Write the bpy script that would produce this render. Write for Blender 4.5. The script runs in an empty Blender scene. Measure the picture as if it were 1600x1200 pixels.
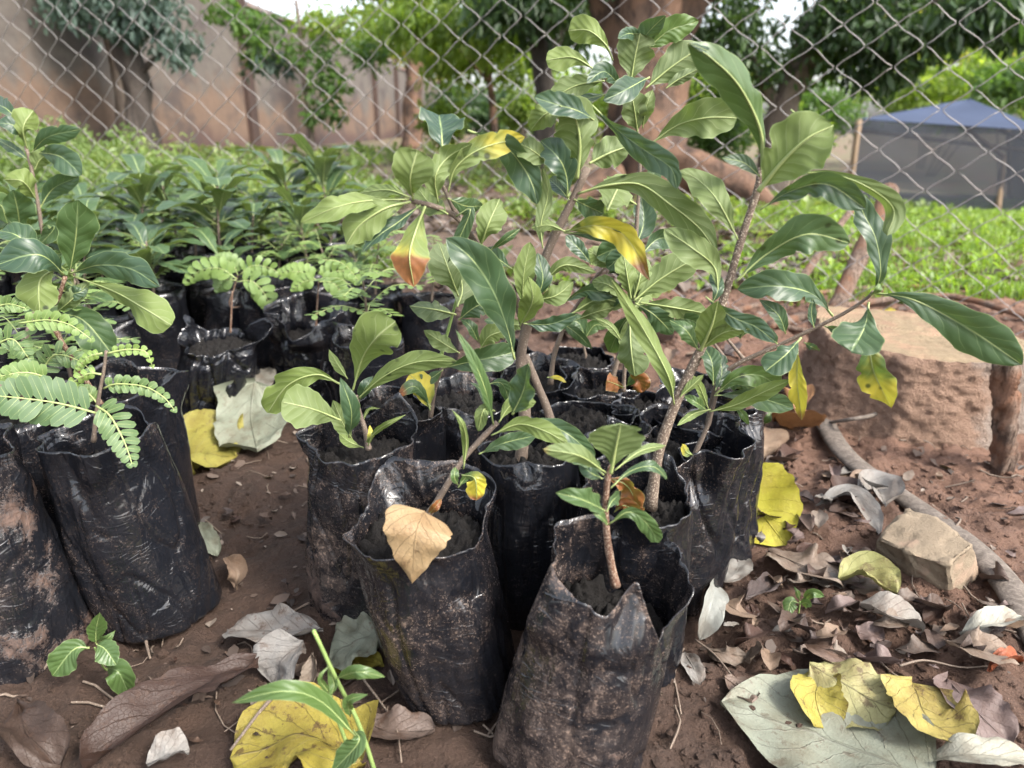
import bpy, math, random
import numpy as np
from mathutils import Vector, Matrix
from math import radians as R, sin, cos, pi

random.seed(7)
RNG = np.random.default_rng(7)
sc = bpy.context.scene
C = sc.collection

# ------------------------------------------------------------------ camera
H = 0.42            # camera height above the soil, metres
TILT = R(20.05)
F = 1110.0          # focal length in pixels of the 1600-pixel wide photograph
cam_d = bpy.data.cameras.new('camera')
cam = bpy.data.objects.new('camera', cam_d)
C.objects.link(cam)
cam.location = (0, 0, H)
cam.rotation_euler = (pi/2 - TILT, 0, 0)
cam_d.sensor_width = 36
cam_d.lens = 36*F/1600
cam_d.clip_start = 0.02
cam_d.clip_end = 400
cam_d.dof.use_dof = True
cam_d.dof.focus_distance = 0.60
cam_d.dof.aperture_fstop = 7.0
sc.camera = cam

# ------------------------------------------------------------------ light
SUN_EL, SUN_AZ = R(46), R(128)     # azimuth measured from +Y towards +X
w = bpy.data.worlds.new('World')
sc.world = w
w.use_nodes = True
nt = w.node_tree
for n in list(nt.nodes): nt.nodes.remove(n)
sky = nt.nodes.new('ShaderNodeTexSky')
sky.sky_type = 'NISHITA'
sky.sun_disc = False
sky.sun_elevation = SUN_EL
sky.sun_rotation = SUN_AZ
sky.air_density = 1.0
sky.dust_density = 4.0
sky.ozone_density = 1.0
hs = nt.nodes.new('ShaderNodeHueSaturation')
hs.inputs['Saturation'].default_value = 0.45
bg = nt.nodes.new('ShaderNodeBackground')
bg.inputs['Strength'].default_value = 0.15
wo = nt.nodes.new('ShaderNodeOutputWorld')
nt.links.new(sky.outputs[0], hs.inputs['Color'])
nt.links.new(hs.outputs[0], bg.inputs['Color'])
nt.links.new(bg.outputs[0], wo.inputs['Surface'])
sun_d = bpy.data.lights.new('sun', 'SUN')
sun_d.energy = 1.5
sun_d.angle = R(11)
sun_d.color = (1.0, 0.95, 0.87)
sun = bpy.data.objects.new('sun', sun_d)
C.objects.link(sun)
sdir = Vector((sin(SUN_AZ)*cos(SUN_EL), cos(SUN_AZ)*cos(SUN_EL), sin(SUN_EL)))
sun.rotation_euler = sdir.to_track_quat('Z', 'Y').to_euler()
vs = sc.view_settings
vs.view_transform = 'Standard'
vs.look = 'None'
vs.gamma = 1
vs.use_curve_mapping = False
vs.exposure = 1.95
sc.cycles.max_bounces = 8
sc.cycles.transparent_max_bounces = 12
sc.cycles.use_denoising = True

# ------------------------------------------------------------------ noise
def _hash(ix, iy, iz, seed):
    h = (ix*374761393 + iy*668265263 + iz*2147483647 + seed*974711) & 0xFFFFFFFF
    h = ((h ^ (h >> 13))*1274126177) & 0xFFFFFFFF
    h = ((h ^ (h >> 16))*2246822519) & 0xFFFFFFFF
    return ((h ^ (h >> 15)) & 0xFFFFFF)/float(0xFFFFFF)
def noise(x, y, z=0.0, seed=0):
    x = np.asarray(x, float); y = np.asarray(y, float); z = np.asarray(z, float) + 0*x
    x, y, z = np.broadcast_arrays(x, y, z)
    ix, iy, iz = np.floor(x).astype(np.int64), np.floor(y).astype(np.int64), np.floor(z).astype(np.int64)
    fx, fy, fz = x-ix, y-iy, z-iz
    fx, fy, fz = fx*fx*(3-2*fx), fy*fy*(3-2*fy), fz*fz*(3-2*fz)
    r = 0
    for dx in (0, 1):
        for dy in (0, 1):
            for dz in (0, 1):
                wgt = (fx if dx else 1-fx)*(fy if dy else 1-fy)*(fz if dz else 1-fz)
                r = r + wgt*_hash(ix+dx, iy+dy, iz+dz, seed)
    return r*2-1
def fbm(x, y, z=0.0, o=4, seed=0):
    r = 0; a = 1.0; s = 1.0
    for k in range(o):
        r = r + a*noise(np.asarray(x)*s+k*7.3, np.asarray(y)*s+k*3.1, np.asarray(z)*s, seed+k)
        a *= .5; s *= 2.03
    return r
def sstep(a, b, x):
    t = np.clip((np.asarray(x, float)-a)/(b-a), 0, 1)
    return t*t*(3-2*t)

# ------------------------------------------------------------------ terrain and pixel helpers
def terr0(x, y):
    x = np.asarray(x, float); y = np.asarray(y, float)
    z = -1.02*sstep(1.7, 13.5, y)*sstep(0.1, 3.6, x)
    z = z + 0.03*fbm(x*.6, y*.6, 0, 3, 5)*sstep(1.5, 4, y)
    z = z + .010*sstep(.2, .5, x)*noise(x*5, y*5, 0, 8)
    return z
def terr(x, y):
    x = np.asarray(x, float); y = np.asarray(y, float)
    z = terr0(x, y)
    near = 1-sstep(2.2, 4.0, y)
    wet = 1-sstep(-.05, .25, x)           # the beaten soil on the left is smoother
    z = z + near*(.0085*fbm(x*13, y*13, 0, 3, 1) + (.0066-.0008*wet)*fbm(x*50, y*50, 0, 3, 2))
    ridg = 1-np.abs(fbm(x*22+3, y*22, 0, 3, 3))
    z = z + near*.007*(ridg-.6)*(1-.4*wet)
    return z
cT, sT = cos(TILT), sin(TILT)
def ray(u, v):
    xn = (u-800)/F; yn = (600-v)/F
    return Vector((xn, cT+yn*sT, -sT+yn*cT))
def P(u, v, d):
    r = ray(u, v)
    return Vector((0, 0, H)) + r*(d/r.y)
def G(u, v, dz=0.0):
    r = ray(u, v); z = 0.0
    for k in range(14):
        t = min(80, (H-z)/max(1e-3, -r.z)); p = Vector((0, 0, H)) + r*t
        zn = float(terr0(p.x, p.y)) + dz
        if abs(zn-z) < 1e-5: break
        z = z*.3+zn*.7
    return p
def pxs(p):     # metres per photograph pixel at point p
    return ((p - Vector((0, 0, H))).dot(Vector((0, cT, -sT))))/F

# ------------------------------------------------------------------ mesh helpers
def mesh_np(name, V, FL, mats, parent=None, uv=None, smooth=True, midx=None, loc=None, attr=None):
    """V (n,3); FL list of (m,k) int arrays; uv per vertex; midx list matching FL"""
    V = np.asarray(V, float)
    if loc is not None: V = V - np.array(loc)
    me = bpy.data.meshes.new(name)
    FL = [np.asarray(f, np.int64) for f in FL if len(f)]
    nf = sum(len(f) for f in FL); nl = sum(f.size for f in FL)
    me.vertices.add(len(V)); me.vertices.foreach_set('co', V.astype(np.float32).ravel())
    me.loops.add(nl); me.polygons.add(nf)
    idx = np.concatenate([f.ravel() for f in FL]).astype(np.int32)
    me.loops.foreach_set('vertex_index', idx)
    tot = np.concatenate([np.full(len(f), f.shape[1]) for f in FL])
    st = np.concatenate([[0], np.cumsum(tot)[:-1]]).astype(np.int32)
    me.polygons.foreach_set('loop_start', st)
    if uv is not None:
        l = me.uv_layers.new(name='UVMap')
        l.data.foreach_set('uv', np.asarray(uv, np.float32)[idx].ravel())
    if attr is not None:
        a = me.attributes.new('var', 'FLOAT', 'POINT')
        a.data.foreach_set('value', np.asarray(attr, np.float32))
    if not isinstance(mats, (list, tuple)): mats = [mats]
    for m in mats: me.materials.append(m)
    if midx is not None:
        me.polygons.foreach_set('material_index', np.concatenate([np.full(len(f), midx[i]) for i, f in enumerate(FL)]).astype(np.int32))
    me.polygons.foreach_set('use_smooth', np.full(nf, smooth))
    me.update(calc_edges=True); me.validate()
    o = bpy.data.objects.new(name, me); C.objects.link(o)
    if parent is not None: o.parent = parent
    if loc is not None and parent is None: o.location = loc
    return o
def empty(name, loc, label, cat, group=None):
    o = bpy.data.objects.new(name, None); C.objects.link(o)
    o.location = loc; o.empty_display_size = .05
    o['label'] = label; o['category'] = cat
    if group: o['group'] = group
    return o
def tag(o, label=None, cat=None, group=None, kind=None):
    if label: o['label'] = label
    if cat: o['category'] = cat
    if group: o['group'] = group
    if kind: o['kind'] = kind
    return o
def spline(pts, n, cyc=False):
    P_ = [np.array(p, float) for p in pts]
    if len(P_) == 2: P_ = [P_[0], (P_[0]+P_[1])/2, P_[1]]
    Q = [2*P_[0]-P_[1]] + P_ + [2*P_[-1]-P_[-2]]
    m = len(P_)-1
    # even parameter by chord length
    L = [0]
    for i in range(m): L.append(L[-1]+max(1e-6, np.linalg.norm(P_[i+1]-P_[i])))
    out = []
    for k in range(n+1):
        s = L[-1]*k/n
        i = 0
        while i < m-1 and s > L[i+1]: i += 1
        t = (s-L[i])/(L[i+1]-L[i])
        a, b, c, d = Q[i], Q[i+1], Q[i+2], Q[i+3]
        out.append(.5*((2*b)+(-a+c)*t+(2*a-5*b+4*c-d)*t*t+(-a+3*b-3*c+d)*t**3))
    return np.array(out)
def tube_arr(path, rad, k=8, flat=1.0, ref=(0, 0, 1), capend=True, rough=0.0, seed=0):
    path = np.asarray(path, float); n = len(path)
    rad = np.broadcast_to(np.asarray(rad, float), (n,))
    T = np.gradient(path, axis=0); T /= np.linalg.norm(T, axis=1)[:, None]+1e-12
    ref = np.array(ref, float)
    A = np.cross(T, ref); bad = np.linalg.norm(A, axis=1) < 1e-3
    A[bad] = np.cross(T[bad], np.array([1, 0.1, 0])); A /= np.linalg.norm(A, axis=1)[:, None]
    for i in range(1, n):
        if A[i].dot(A[i-1]) < 0: A[i] = -A[i]
    B = np.cross(T, A)
    th = np.linspace(0, 2*pi, k, endpoint=False)
    rr = rad[:, None]*np.ones((1, k))
    if rough: rr = rr*(1+rough*fbm(np.cos(th)[None, :]*1.7+seed, np.sin(th)[None, :]*1.7+np.arange(n)[:, None]*.45, 0, 3, seed))
    V = path[:, None, :] + rr[..., None]*(np.cos(th)[None, :, None]*A[:, None, :] + flat*np.sin(th)[None, :, None]*B[:, None, :])
    V = V.reshape(-1, 3)
    i = np.arange(n-1)[:, None]*k; j = np.arange(k)[None, :]; j2 = (j+1) % k
    Fq = np.stack([i+j, i+j2, i+k+j2, i+k+j], -1).reshape(-1, 4)
    uv = np.stack([np.tile(np.arange(k)/k, n), np.repeat(np.linspace(0, 1, n), k)], -1)
    Ft = np.zeros((0, 3), int)
    if capend:
        c0 = len(V); V = np.vstack([V, path[:1], path[-1:]]); uv = np.vstack([uv, [[.5, 0]], [[.5, 1]]])
        jj = np.arange(k); Ft = np.vstack([np.stack([np.full(k, c0), (jj+1) % k, jj], -1),
                                           np.stack([np.full(k, c0+1), (n-1)*k+jj, (n-1)*k+(jj+1) % k], -1)])
    return V, Fq, Ft, uv
def tube(name, path, rad, mat, parent=None, loc=None, **kw):
    V, Fq, Ft, uv = tube_arr(path, rad, **kw)
    return mesh_np(name, V, [Fq, Ft], mat, parent, uv=uv, loc=loc)

# ------------------------------------------------------------------ materials
class NB:
    def __init__(s, name):
        s.m = bpy.data.materials.new(name); s.m.use_nodes = True
        s.t = s.m.node_tree
        for n in list(s.t.nodes): s.t.nodes.remove(n)
        s.out = s.n('ShaderNodeOutputMaterial')
    def n(s, t, **kw):
        nd = s.t.nodes.new(t)
        for k, v in kw.items(): setattr(nd, k, v)
        return nd
    def l(s, a, b): s.t.links.new(a, b)
    def val(s, x, sock):
        if isinstance(x, (int, float)): sock.default_value = x
        elif isinstance(x, (tuple, list)): sock.default_value = tuple(x) + ((1,) if len(x) == 3 and sock.type == 'RGBA' else ())
        else: s.l(x, sock)
    def math(s, op, a, b=0.0, c=0.0, clamp=False):
        nd = s.n('ShaderNodeMath', operation=op, use_clamp=clamp)
        s.val(a, nd.inputs[0]); s.val(b, nd.inputs[1]); s.val(c, nd.inputs[2])
        return nd.outputs[0]
    def mix(s, f, a, b, mode='MIX'):
        nd = s.n('ShaderNodeMix', data_type='RGBA', blend_type=mode)
        s.val(f, nd.inputs[0]); s.val(a, nd.inputs[6]); s.val(b, nd.inputs[7])
        return nd.outputs[2]
    def noise(s, vec, scale, detail=4, rough=.55, dist=0.0, w=None):
        nd = s.n('ShaderNodeTexNoise')
        if w is not None:
            nd.noise_dimensions = '4D'; s.val(w, nd.inputs['W'])
        s.l(vec, nd.inputs['Vector']); nd.inputs['Scale'].default_value = scale
        nd.inputs['Detail'].default_value = detail; nd.inputs['Roughness'].default_value = rough
        nd.inputs['Distortion'].default_value = dist
        return nd.outputs[0]
    def step(s, x, a, b, lo=0.0, hi=1.0):
        nd = s.n('ShaderNodeMapRange', interpolation_type='SMOOTHSTEP')
        s.val(x, nd.inputs[0]); s.val(a, nd.inputs[1]); s.val(b, nd.inputs[2]); s.val(lo, nd.inputs[3]); s.val(hi, nd.inputs[4])
        return nd.outputs[0]
    def mapping(s, vec, scale=(1, 1, 1), rot=(0, 0, 0)):
        nd = s.n('ShaderNodeMapping'); s.l(vec, nd.inputs[0])
        nd.inputs['Scale'].default_value = scale; nd.inputs['Rotation'].default_value = rot
        return nd.outputs[0]
    def bump(s, h, strength=.5, dist=.001, nrm=None):
        nd = s.n('ShaderNodeBump'); s.l(h, nd.inputs['Height'])
        nd.inputs['Strength'].default_value = strength; nd.inputs['Distance'].default_value = dist
        if nrm is not None: s.l(nrm, nd.inputs['Normal'])
        return nd.outputs[0]
    def bsdf(s, col, rough=.6, nrm=None, spec=.5, **kw):
        nd = s.n('ShaderNodeBsdfPrincipled')
        s.val(col, nd.inputs['Base Color']); s.val(rough, nd.inputs['Roughness'])
        s.val(spec, nd.inputs['Specular IOR Level'])
        if nrm is not None: s.l(nrm, nd.inputs['Normal'])
        for k, v in kw.items(): s.val(v, nd.inputs[k.replace('_', ' ')])
        return nd.outputs[0]
    def done(s, sh): s.l(sh, s.out.inputs['Surface']); return s.m
def coords(b, which='Object'):
    return b.n('ShaderNodeTexCoord').outputs[which]
def wpos(b): return b.n('ShaderNodeNewGeometry').outputs['Position']

def leaf_material():
    b = NB('leaf blade')
    uv = b.n('ShaderNodeUVMap').outputs[0]
    sp = b.n('ShaderNodeSeparateXYZ'); b.l(uv, sp.inputs[0])
    x = b.math('MULTIPLY_ADD', sp.outputs[0], 2.0, -1.0); y = sp.outputs[1]
    ax = b.math('ABSOLUTE', x)
    oi = b.n('ShaderNodeObjectInfo')
    oc = b.n('ShaderNodeSeparateColor'); b.l(oi.outputs['Color'], oc.inputs[0])
    tint, yel, spot = oc.outputs[0], oc.outputs[1], oc.outputs[2]
    brown = b.math('SUBTRACT', 1.0, oi.outputs['Alpha'])
    pos = coords(b); rnd = oi.outputs['Random']
    side = b.math('MULTIPLY', b.math('GREATER_THAN', x, 0.0), .37)
    bow = b.math('POWER', ax, .8)
    s = b.math('SUBTRACT', b.math('MULTIPLY_ADD', y, 7.5, side), b.math('MULTIPLY', bow, 1.7))
    wob = b.noise(pos, 42, 2)
    s = b.math('ADD', s, b.math('MULTIPLY', wob, 1.3))
    fr = b.math('FRACT', s)
    dv = b.math('ABSOLUTE', b.math('SUBTRACT', fr, .5))
    vein = b.step(dv, .0, .055, 1.0, 0.0)
    vein = b.math('MULTIPLY', vein, b.step(ax, 1.0, .55))
    mid = b.step(ax, .02, .075, 1.0, 0.0)
    lines = b.math('MAXIMUM', b.math('MULTIPLY', vein, .55), mid)
    n1 = b.noise(pos, 38, 3); n2 = b.noise(pos, 260, 4)
    top = b.mix(tint, (0.026, 0.056, 0.036), (0.085, 0.145, 0.028))
    top = b.mix(b.math('MULTIPLY', n1, .35), top, (0.055, 0.090, 0.062))
    und = b.mix(tint, (0.082, 0.118, 0.056), (0.145, 0.200, 0.042))
    und = b.mix(b.math('MULTIPLY', n2, .3), und, (0.12, 0.14, .070))
    geo = b.n('ShaderNodeNewGeometry'); back = geo.outputs['Backfacing']
    topv = b.mix(b.math('MULTIPLY', lines, .6), top, (0.23, 0.31, 0.14))
    undv = b.mix(b.math('MULTIPLY', lines, 1.0), und, (0.26, 0.30, 0.15))
    # dark vein flank gives the quilted look of the underside
    col = b.mix(back, topv, undv)
    # insect spots
    vo = b.n('ShaderNodeTexVoronoi'); vo.inputs['Scale'].default_value = 95; b.l(pos, vo.inputs['Vector'])
    rs = b.n('ShaderNodeSeparateColor'); b.l(vo.outputs['Color'], rs.inputs[0])
    thr = b.math('MULTIPLY', spot, .55)
    on = b.math('LESS_THAN', rs.outputs[0], thr)
    sm = b.math('MULTIPLY', on, b.step(vo.outputs['Distance'], .12, .3, 1.0, 0.0))
    # scratchy algae marks
    scr = b.noise(b.mapping(pos, (120, 420, 240), (0, .6, .4)), 1.0, 5, .7, 1.2)
    scr = b.math('MULTIPLY', b.step(scr, .60, .68), b.step(spot, .55, .95))
    # yellowing
    ym = b.math('ADD', b.math('MULTIPLY_ADD', y, .7, b.math('MULTIPLY', n1, .9)), -.75)
    ym = b.step(b.math('ADD', ym, yel), .18, .62)
    ym = b.math('MULTIPLY', ym, b.step(yel, 0.0, .15))
    ycol = b.mix(n1, (0.42, 0.40, 0.045), (0.56, 0.42, 0.05))
    col = b.mix(ym, col, b.mix(b.math('MULTIPLY', lines, .4), ycol, (.5, .5, .2)))
    bm = b.step(b.math('ADD', b.math('ADD', b.math('MULTIPLY_ADD', brown, .5, y), b.math('MULTIPLY', b.math('POWER', brown, 6.0), .5)), b.math('MULTIPLY', n1, .35)), 1.22, 1.34)
    bm = b.math('MULTIPLY', bm, b.step(brown, .05, .2))
    col = b.mix(bm, col, b.mix(n2, (0.30, 0.10, 0.03), (0.10, 0.045, 0.02)))
    col = b.mix(b.math('MULTIPLY', sm, .85), col, (0.012, 0.016, 0.010))
    col = b.mix(b.math('MULTIPLY', scr, .7), col, (0.035, 0.04, 0.02))
    edge = b.step(ax, .93, 1.0)
    col = b.mix(b.math('MULTIPLY', edge, .45), col, (0.30, 0.38, 0.17))
    hgt = b.math('ADD', b.math('MULTIPLY', b.step(dv, 0, .5), .8), b.math('MULTIPLY', n2, .18))
    hgt = b.math('SUBTRACT', hgt, b.math('MULTIPLY', mid, .5))
    bp = b.bump(hgt, .34, .0010)
    rough = b.math('ADD', b.mix(back, (.33,)*3, (.58,)*3), b.math('MULTIPLY', n1, .14))
    pr = b.bsdf(col, rough, bp, .5)
    tr = b.n('ShaderNodeBsdfTranslucent')
    b.l(b.mix(.5, col, (0.17, 0.26, 0.025), 'MIX'), tr.inputs['Color'])
    ms = b.n('ShaderNodeMixShader'); ms.inputs[0].default_value = .32
    b.l(pr, ms.inputs[1]); b.l(tr.outputs[0], ms.inputs[2])
    return b.done(ms.outputs[0])
def petiole_material():
    b = NB('petiole'); n = b.noise(coords(b), 200, 3)
    return b.done(b.bsdf(b.mix(n, (.20, .27, .09), (.30, .33, .13)), .5))
def stem_material(name, c1, c2, speck, amt):
    b = NB(name); pos = coords(b)
    n = b.noise(pos, 90, 4); f = b.noise(pos, 700, 3, .7)
    col = b.mix(n, c1, c2)
    sm = b.step(f, .62-amt*.12, .68-amt*.1)
    col = b.mix(b.math('MULTIPLY', sm, .9), col, speck)
    bp = b.bump(b.math('ADD', f, n), .6, .0008)
    return b.done(b.bsdf(col, .75, bp, .3))
def plastic_material():
    b = NB('black polythene'); pos = coords(b)
    oi = b.n('ShaderNodeObjectInfo'); oc = b.n('ShaderNodeSeparateColor'); b.l(oi.outputs['Color'], oc.inputs[0])
    dust, soil, gloss = oc.outputs
    off = b.n('ShaderNodeVectorMath', operation='ADD')
    cmb = b.n('ShaderNodeCombineXYZ'); b.l(b.math('MULTIPLY', oi.outputs['Random'], 9.0), cmb.inputs[0]); b.l(b.math('MULTIPLY', oi.outputs['Random'], 5.0), cmb.inputs[1])
    b.l(pos, off.inputs[0]); b.l(cmb.outputs[0], off.inputs[1]); q = off.outputs[0]
    sz = b.n('ShaderNodeSeparateXYZ'); b.l(pos, sz.inputs[0])
    big = b.noise(q, 16, 3); midn = b.noise(q, 60, 5, .65, .6)
    fine = b.noise(q, 520, 4, .75); streak = b.noise(b.mapping(q, (240, 240, 70)), 1.0, 4, .7)
    # thin dust film, thicker low on the bag
    low = b.step(sz.outputs[2], .13, .0)
    zone = b.step(b.noise(q, 13, 3, .6, .4), .40, .62)
    zone = b.math('MAXIMUM', b.math('MULTIPLY', zone, dust), b.math('MULTIPLY', b.math('POWER', dust, 4.0), .5))
    side = b.step(b.math('ADD', b.math('ADD', b.math('MULTIPLY', sz.outputs[0], 9.0), b.math('MULTIPLY', sz.outputs[2], -1.5)), b.math('MULTIPLY', big, 1.1)), 1.0, .10, .22, 1.0)
    zone = b.math('MULTIPLY', zone, side)
    film = b.math('MULTIPLY', b.step(b.math('ADD', midn, b.math('ADD', b.math('MULTIPLY', low, .10), b.math('MULTIPLY', fine, .25))), .50, 1.02), zone)
    grains = b.math('MULTIPLY', b.step(b.math('ADD', fine, b.math('MULTIPLY', midn, .35)), .75, .82), b.math('MULTIPLY_ADD', zone, .8, .05))
    strk = b.math('MULTIPLY', b.step(streak, .60, .70), zone)
    patch = b.math('ADD', b.math('MULTIPLY_ADD', big, .9, b.math('MULTIPLY', midn, .45)), b.math('MULTIPLY', low, .10))
    patch = b.math('ADD', patch, b.math('MULTIPLY', b.math('SUBTRACT', fine, .5), .30))
    patch = b.step(b.math('ADD', patch, b.math('MULTIPLY', soil, .42)), .97, 1.12)
    patch = b.math('MULTIPLY', patch, b.step(soil, .02, .1))
    col = b.mix(b.math('MULTIPLY', film, b.math('MULTIPLY_ADD', dust, .62, .15)), (0.0065, 0.0072, 0.0095), (0.21, 0.15, 0.12))
    col = b.mix(b.math('MULTIPLY', strk, .22), col, (0.22, 0.18, 0.155))
    col = b.mix(b.math('MULTIPLY', grains, .8), col, (0.30, 0.205, 0.15))
    scol = b.mix(b.noise(q, 300, 5, .7), (0.040, 0.023, 0.017), (0.125, 0.075, 0.055))
    col = b.mix(b.math('MULTIPLY', patch, .93), col, scol)
    rough = b.math('ADD', b.math('MULTIPLY_ADD', midn, .20, .13), b.math('MULTIPLY', film, .35))
    rough = b.math('ADD', rough, b.math('MULTIPLY', b.math('MAXIMUM', patch, grains), .5), clamp=True)
    rough = b.math('SUBTRACT', rough, b.math('MULTIPLY', gloss, .12), clamp=True)
    cr1 = b.noise(b.mapping(q, (16, 16, 34), (.25, .1, 0)), 1.0, 2, .5, 2.4)
    cr2 = b.noise(b.mapping(q, (60, 60, 18), (.4, .3, 0)), 1.0, 1.5, .5, 1.6)
    ridge = b.math('ABSOLUTE', b.math('SUBTRACT', cr1, .5)); ridge2 = b.math('ABSOLUTE', b.math('SUBTRACT', cr2, .5))
    hgt = b.math('ADD', b.math('MULTIPLY', b.step(ridge, 0, .09, 1, 0), b.math('MULTIPLY', big, .38)), b.math('MULTIPLY', b.step(ridge2, 0, .08, 1, 0), .12))
    hgt = b.math('ADD', hgt, b.math('MULTIPLY', b.math('MULTIPLY', patch, b.noise(q, 250, 5, .7)), .9))
    hgt = b.math('ADD', hgt, b.math('MULTIPLY', grains, .16))
    hgt = b.math('ADD', hgt, b.math('MULTIPLY', b.noise(q, 28, 2), 1.5))
    bp = b.bump(hgt, .55, .0022)
    return b.done(b.bsdf(col, rough, bp, .55))
def soil_material():
    b = NB('soil'); pos = wpos(b)
    sp = b.n('ShaderNodeSeparateXYZ'); b.l(pos, sp.inputs[0])
    n1 = b.noise(pos, 5, 5, .6); n2 = b.noise(pos, 45, 6, .7); n3 = b.noise(pos, 400, 5, .75)
    # damp dark soil at the front left, dry red soil to the right and behind
    dry = b.math('ADD', b.math('MULTIPLY_ADD', sp.outputs[0], 1.1, -.25), b.math('MULTIPLY', n1, .6))
    dry = b.math('ADD', dry, b.math('MULTIPLY', sp.outputs[1], .22), clamp=False)
    dry = b.step(dry, .15, 1.0)
    dark = b.mix(n2, (0.031, 0.019, 0.0135), (0.088, 0.052, 0.036))
    red = b.mix(n2, (0.085, 0.046, 0.032), (0.29, 0.165, 0.112))
    col = b.mix(dry, dark, red)
    col = b.mix(b.step(n3, .55, .75, 0, .45), col, (0.22, 0.15, 0.115))
    col = b.mix(b.step(n3, .45, .25, 0, .5), col, (0.035, 0.02, 0.015))
    far = b.step(sp.outputs[1], 2.0, 6.0)
    col = b.mix(b.math('MULTIPLY', far, b.step(b.noise(pos, 1.6, 5, .6), .38, .62)), col, (0.10, 0.15, 0.045))
    col = b.mix(b.step(sp.outputs[1], 1.6, 2.6, 0, .62), col, (0.105, 0.072, 0.052))
    hgt = b.math('ADD', b.math('MULTIPLY', n2, 1.6), b.math('MULTIPLY', n3, .5))
    bp = b.bump(hgt, 1.0, .010)
    rough = b.math('MULTIPLY_ADD', dry, .25, .68)
    return b.done(b.bsdf(col, rough, bp, .35))
def potsoil_material():
    b = NB('potting soil'); pos = coords(b)
    n = b.noise(pos, 150, 5, .7); f = b.noise(pos, 600, 4, .7)
    col = b.mix(n, (0.004, 0.0036, 0.0034), (0.018, 0.0145, 0.0125))
    col = b.mix(b.step(f, .66, .72), col, (.06, .05, .043))
    return b.done(b.bsdf(col, .8, b.bump(b.math('ADD', n, f), 1.0, .004), .3))
def deadleaf_material():
    b = NB('dry leaf'); pos = coords(b)
    uv = b.n('ShaderNodeUVMap').outputs[0]
    sp = b.n('ShaderNodeSeparateXYZ'); b.l(uv, sp.inputs[0])
    x = b.math('MULTIPLY_ADD', sp.outputs[0], 2.0, -1.0); y = sp.outputs[1]; ax = b.math('ABSOLUTE', x)
    oi = b.n('ShaderNodeObjectInfo'); base = oi.outputs['Color']; veinamt = oi.outputs['Alpha']
    n1 = b.noise(pos, 40, 4, .6); n2 = b.noise(pos, 220, 5, .7)
    side = b.math('MULTIPLY', b.math('GREATER_THAN', x, 0.0), .2)
    s = b.math('SUBTRACT', b.math('MULTIPLY_ADD', y, 6.5, side), b.math('MULTIPLY', b.math('POWER', ax, .85), 2.6))
    s = b.math('ADD', s, b.math('MULTIPLY', n1, .9))
    dv = b.math('ABSOLUTE', b.math('SUBTRACT', b.math('FRACT', s), .5))
    vein = b.step(dv, 0.0, .04, .9, 0)
    vo = b.n('ShaderNodeTexVoronoi', feature='DISTANCE_TO_EDGE'); vo.inputs['Scale'].default_value = 330; b.l(pos, vo.inputs['Vector'])
    net = b.step(vo.outputs['Distance'], 0.0, .09, .22, 0)
    mid = b.step(ax, .008, .03, 1, 0)
    lines = b.math('MAXIMUM', b.math('MAXIMUM', vein, mid), net)
    col = b.mix(b.step(n1, .35, .7, 0, .55), base, b.mix(1.0, base, (.55, .42, .33), 'MULTIPLY'))
    col = b.mix(b.step(n2, .5, .75, 0, .4), col, b.mix(1.0, base, (1.3, 1.25, 1.2), 'MULTIPLY'))
    blot = b.step(b.noise(pos, 75, 5, .75), .56, .63)
    col = b.mix(b.math('MULTIPLY', blot, b.math('MULTIPLY', veinamt, .8)), col, (0.06, 0.028, 0.014))
    col = b.mix(b.math('MULTIPLY', lines, b.math('MULTIPLY', veinamt, .6)), col, (0.045, 0.03, 0.022))
    hgt = b.math('ADD', b.math('MULTIPLY', lines, .6), b.math('MULTIPLY', n2, .6))
    hgt = b.math('ADD', hgt, b.math('MULTIPLY', n1, .8))
    pr = b.bsdf(col, .55, b.bump(hgt, .7, .0015), .4)
    tr = b.n('ShaderNodeBsdfTranslucent'); b.l(col, tr.inputs['Color'])
    ms = b.n('ShaderNodeMixShader'); ms.inputs[0].default_value = .12
    b.l(pr, ms.inputs[1]); b.l(tr.outputs[0], ms.inputs[2])
    return b.done(ms.outputs[0])
def wood_material(name, c1, c2, dust=None, scale=1.0, along=(30, 30, 4), bump=.003):
    b = NB(name); pos = coords(b)
    g = b.noise(b.mapping(pos, tuple(a*scale for a in along)), 1.0, 6, .65, .8)
    f = b.noise(pos, 180*scale, 5, .7)
    col = b.mix(b.step(g, .35, .65), c1, c2)
    col = b.mix(b.step(f, .45, .65, 0, .4), col, tuple(x*.45 for x in c1))
    if dust: col = b.mix(b.step(b.noise(pos, 9*scale, 4, .6), .42, .60), col, dust)
    return b.done(b.bsdf(col, .85, b.bump(b.math('ADD', g, b.math('MULTIPLY', f, .5)), .9, bump), .25))
def cards_material(name, c1, c2, c3, trans=.4, rough=.45):
    b = NB(name)
    at = b.n('ShaderNodeAttribute', attribute_name='var'); v = at.outputs['Fac']
    col = b.mix(b.step(v, 0, .6), c1, c2); col = b.mix(b.step(v, .6, 1), col, c3)
    pr = b.bsdf(col, rough, None, .45)
    tr = b.n('ShaderNodeBsdfTranslucent'); b.l(b.mix(1.0, col, (1.9, 1.9, .8), 'MULTIPLY'), tr.inputs['Color'])
    ms = b.n('ShaderNodeMixShader'); ms.inputs[0].default_value = trans
    b.l(pr, ms.inputs[1]); b.l(tr.outputs[0], ms.inputs[2])
    return b.done(ms.outputs[0])
M_leaf = leaf_material(); M_pet = petiole_material()
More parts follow.
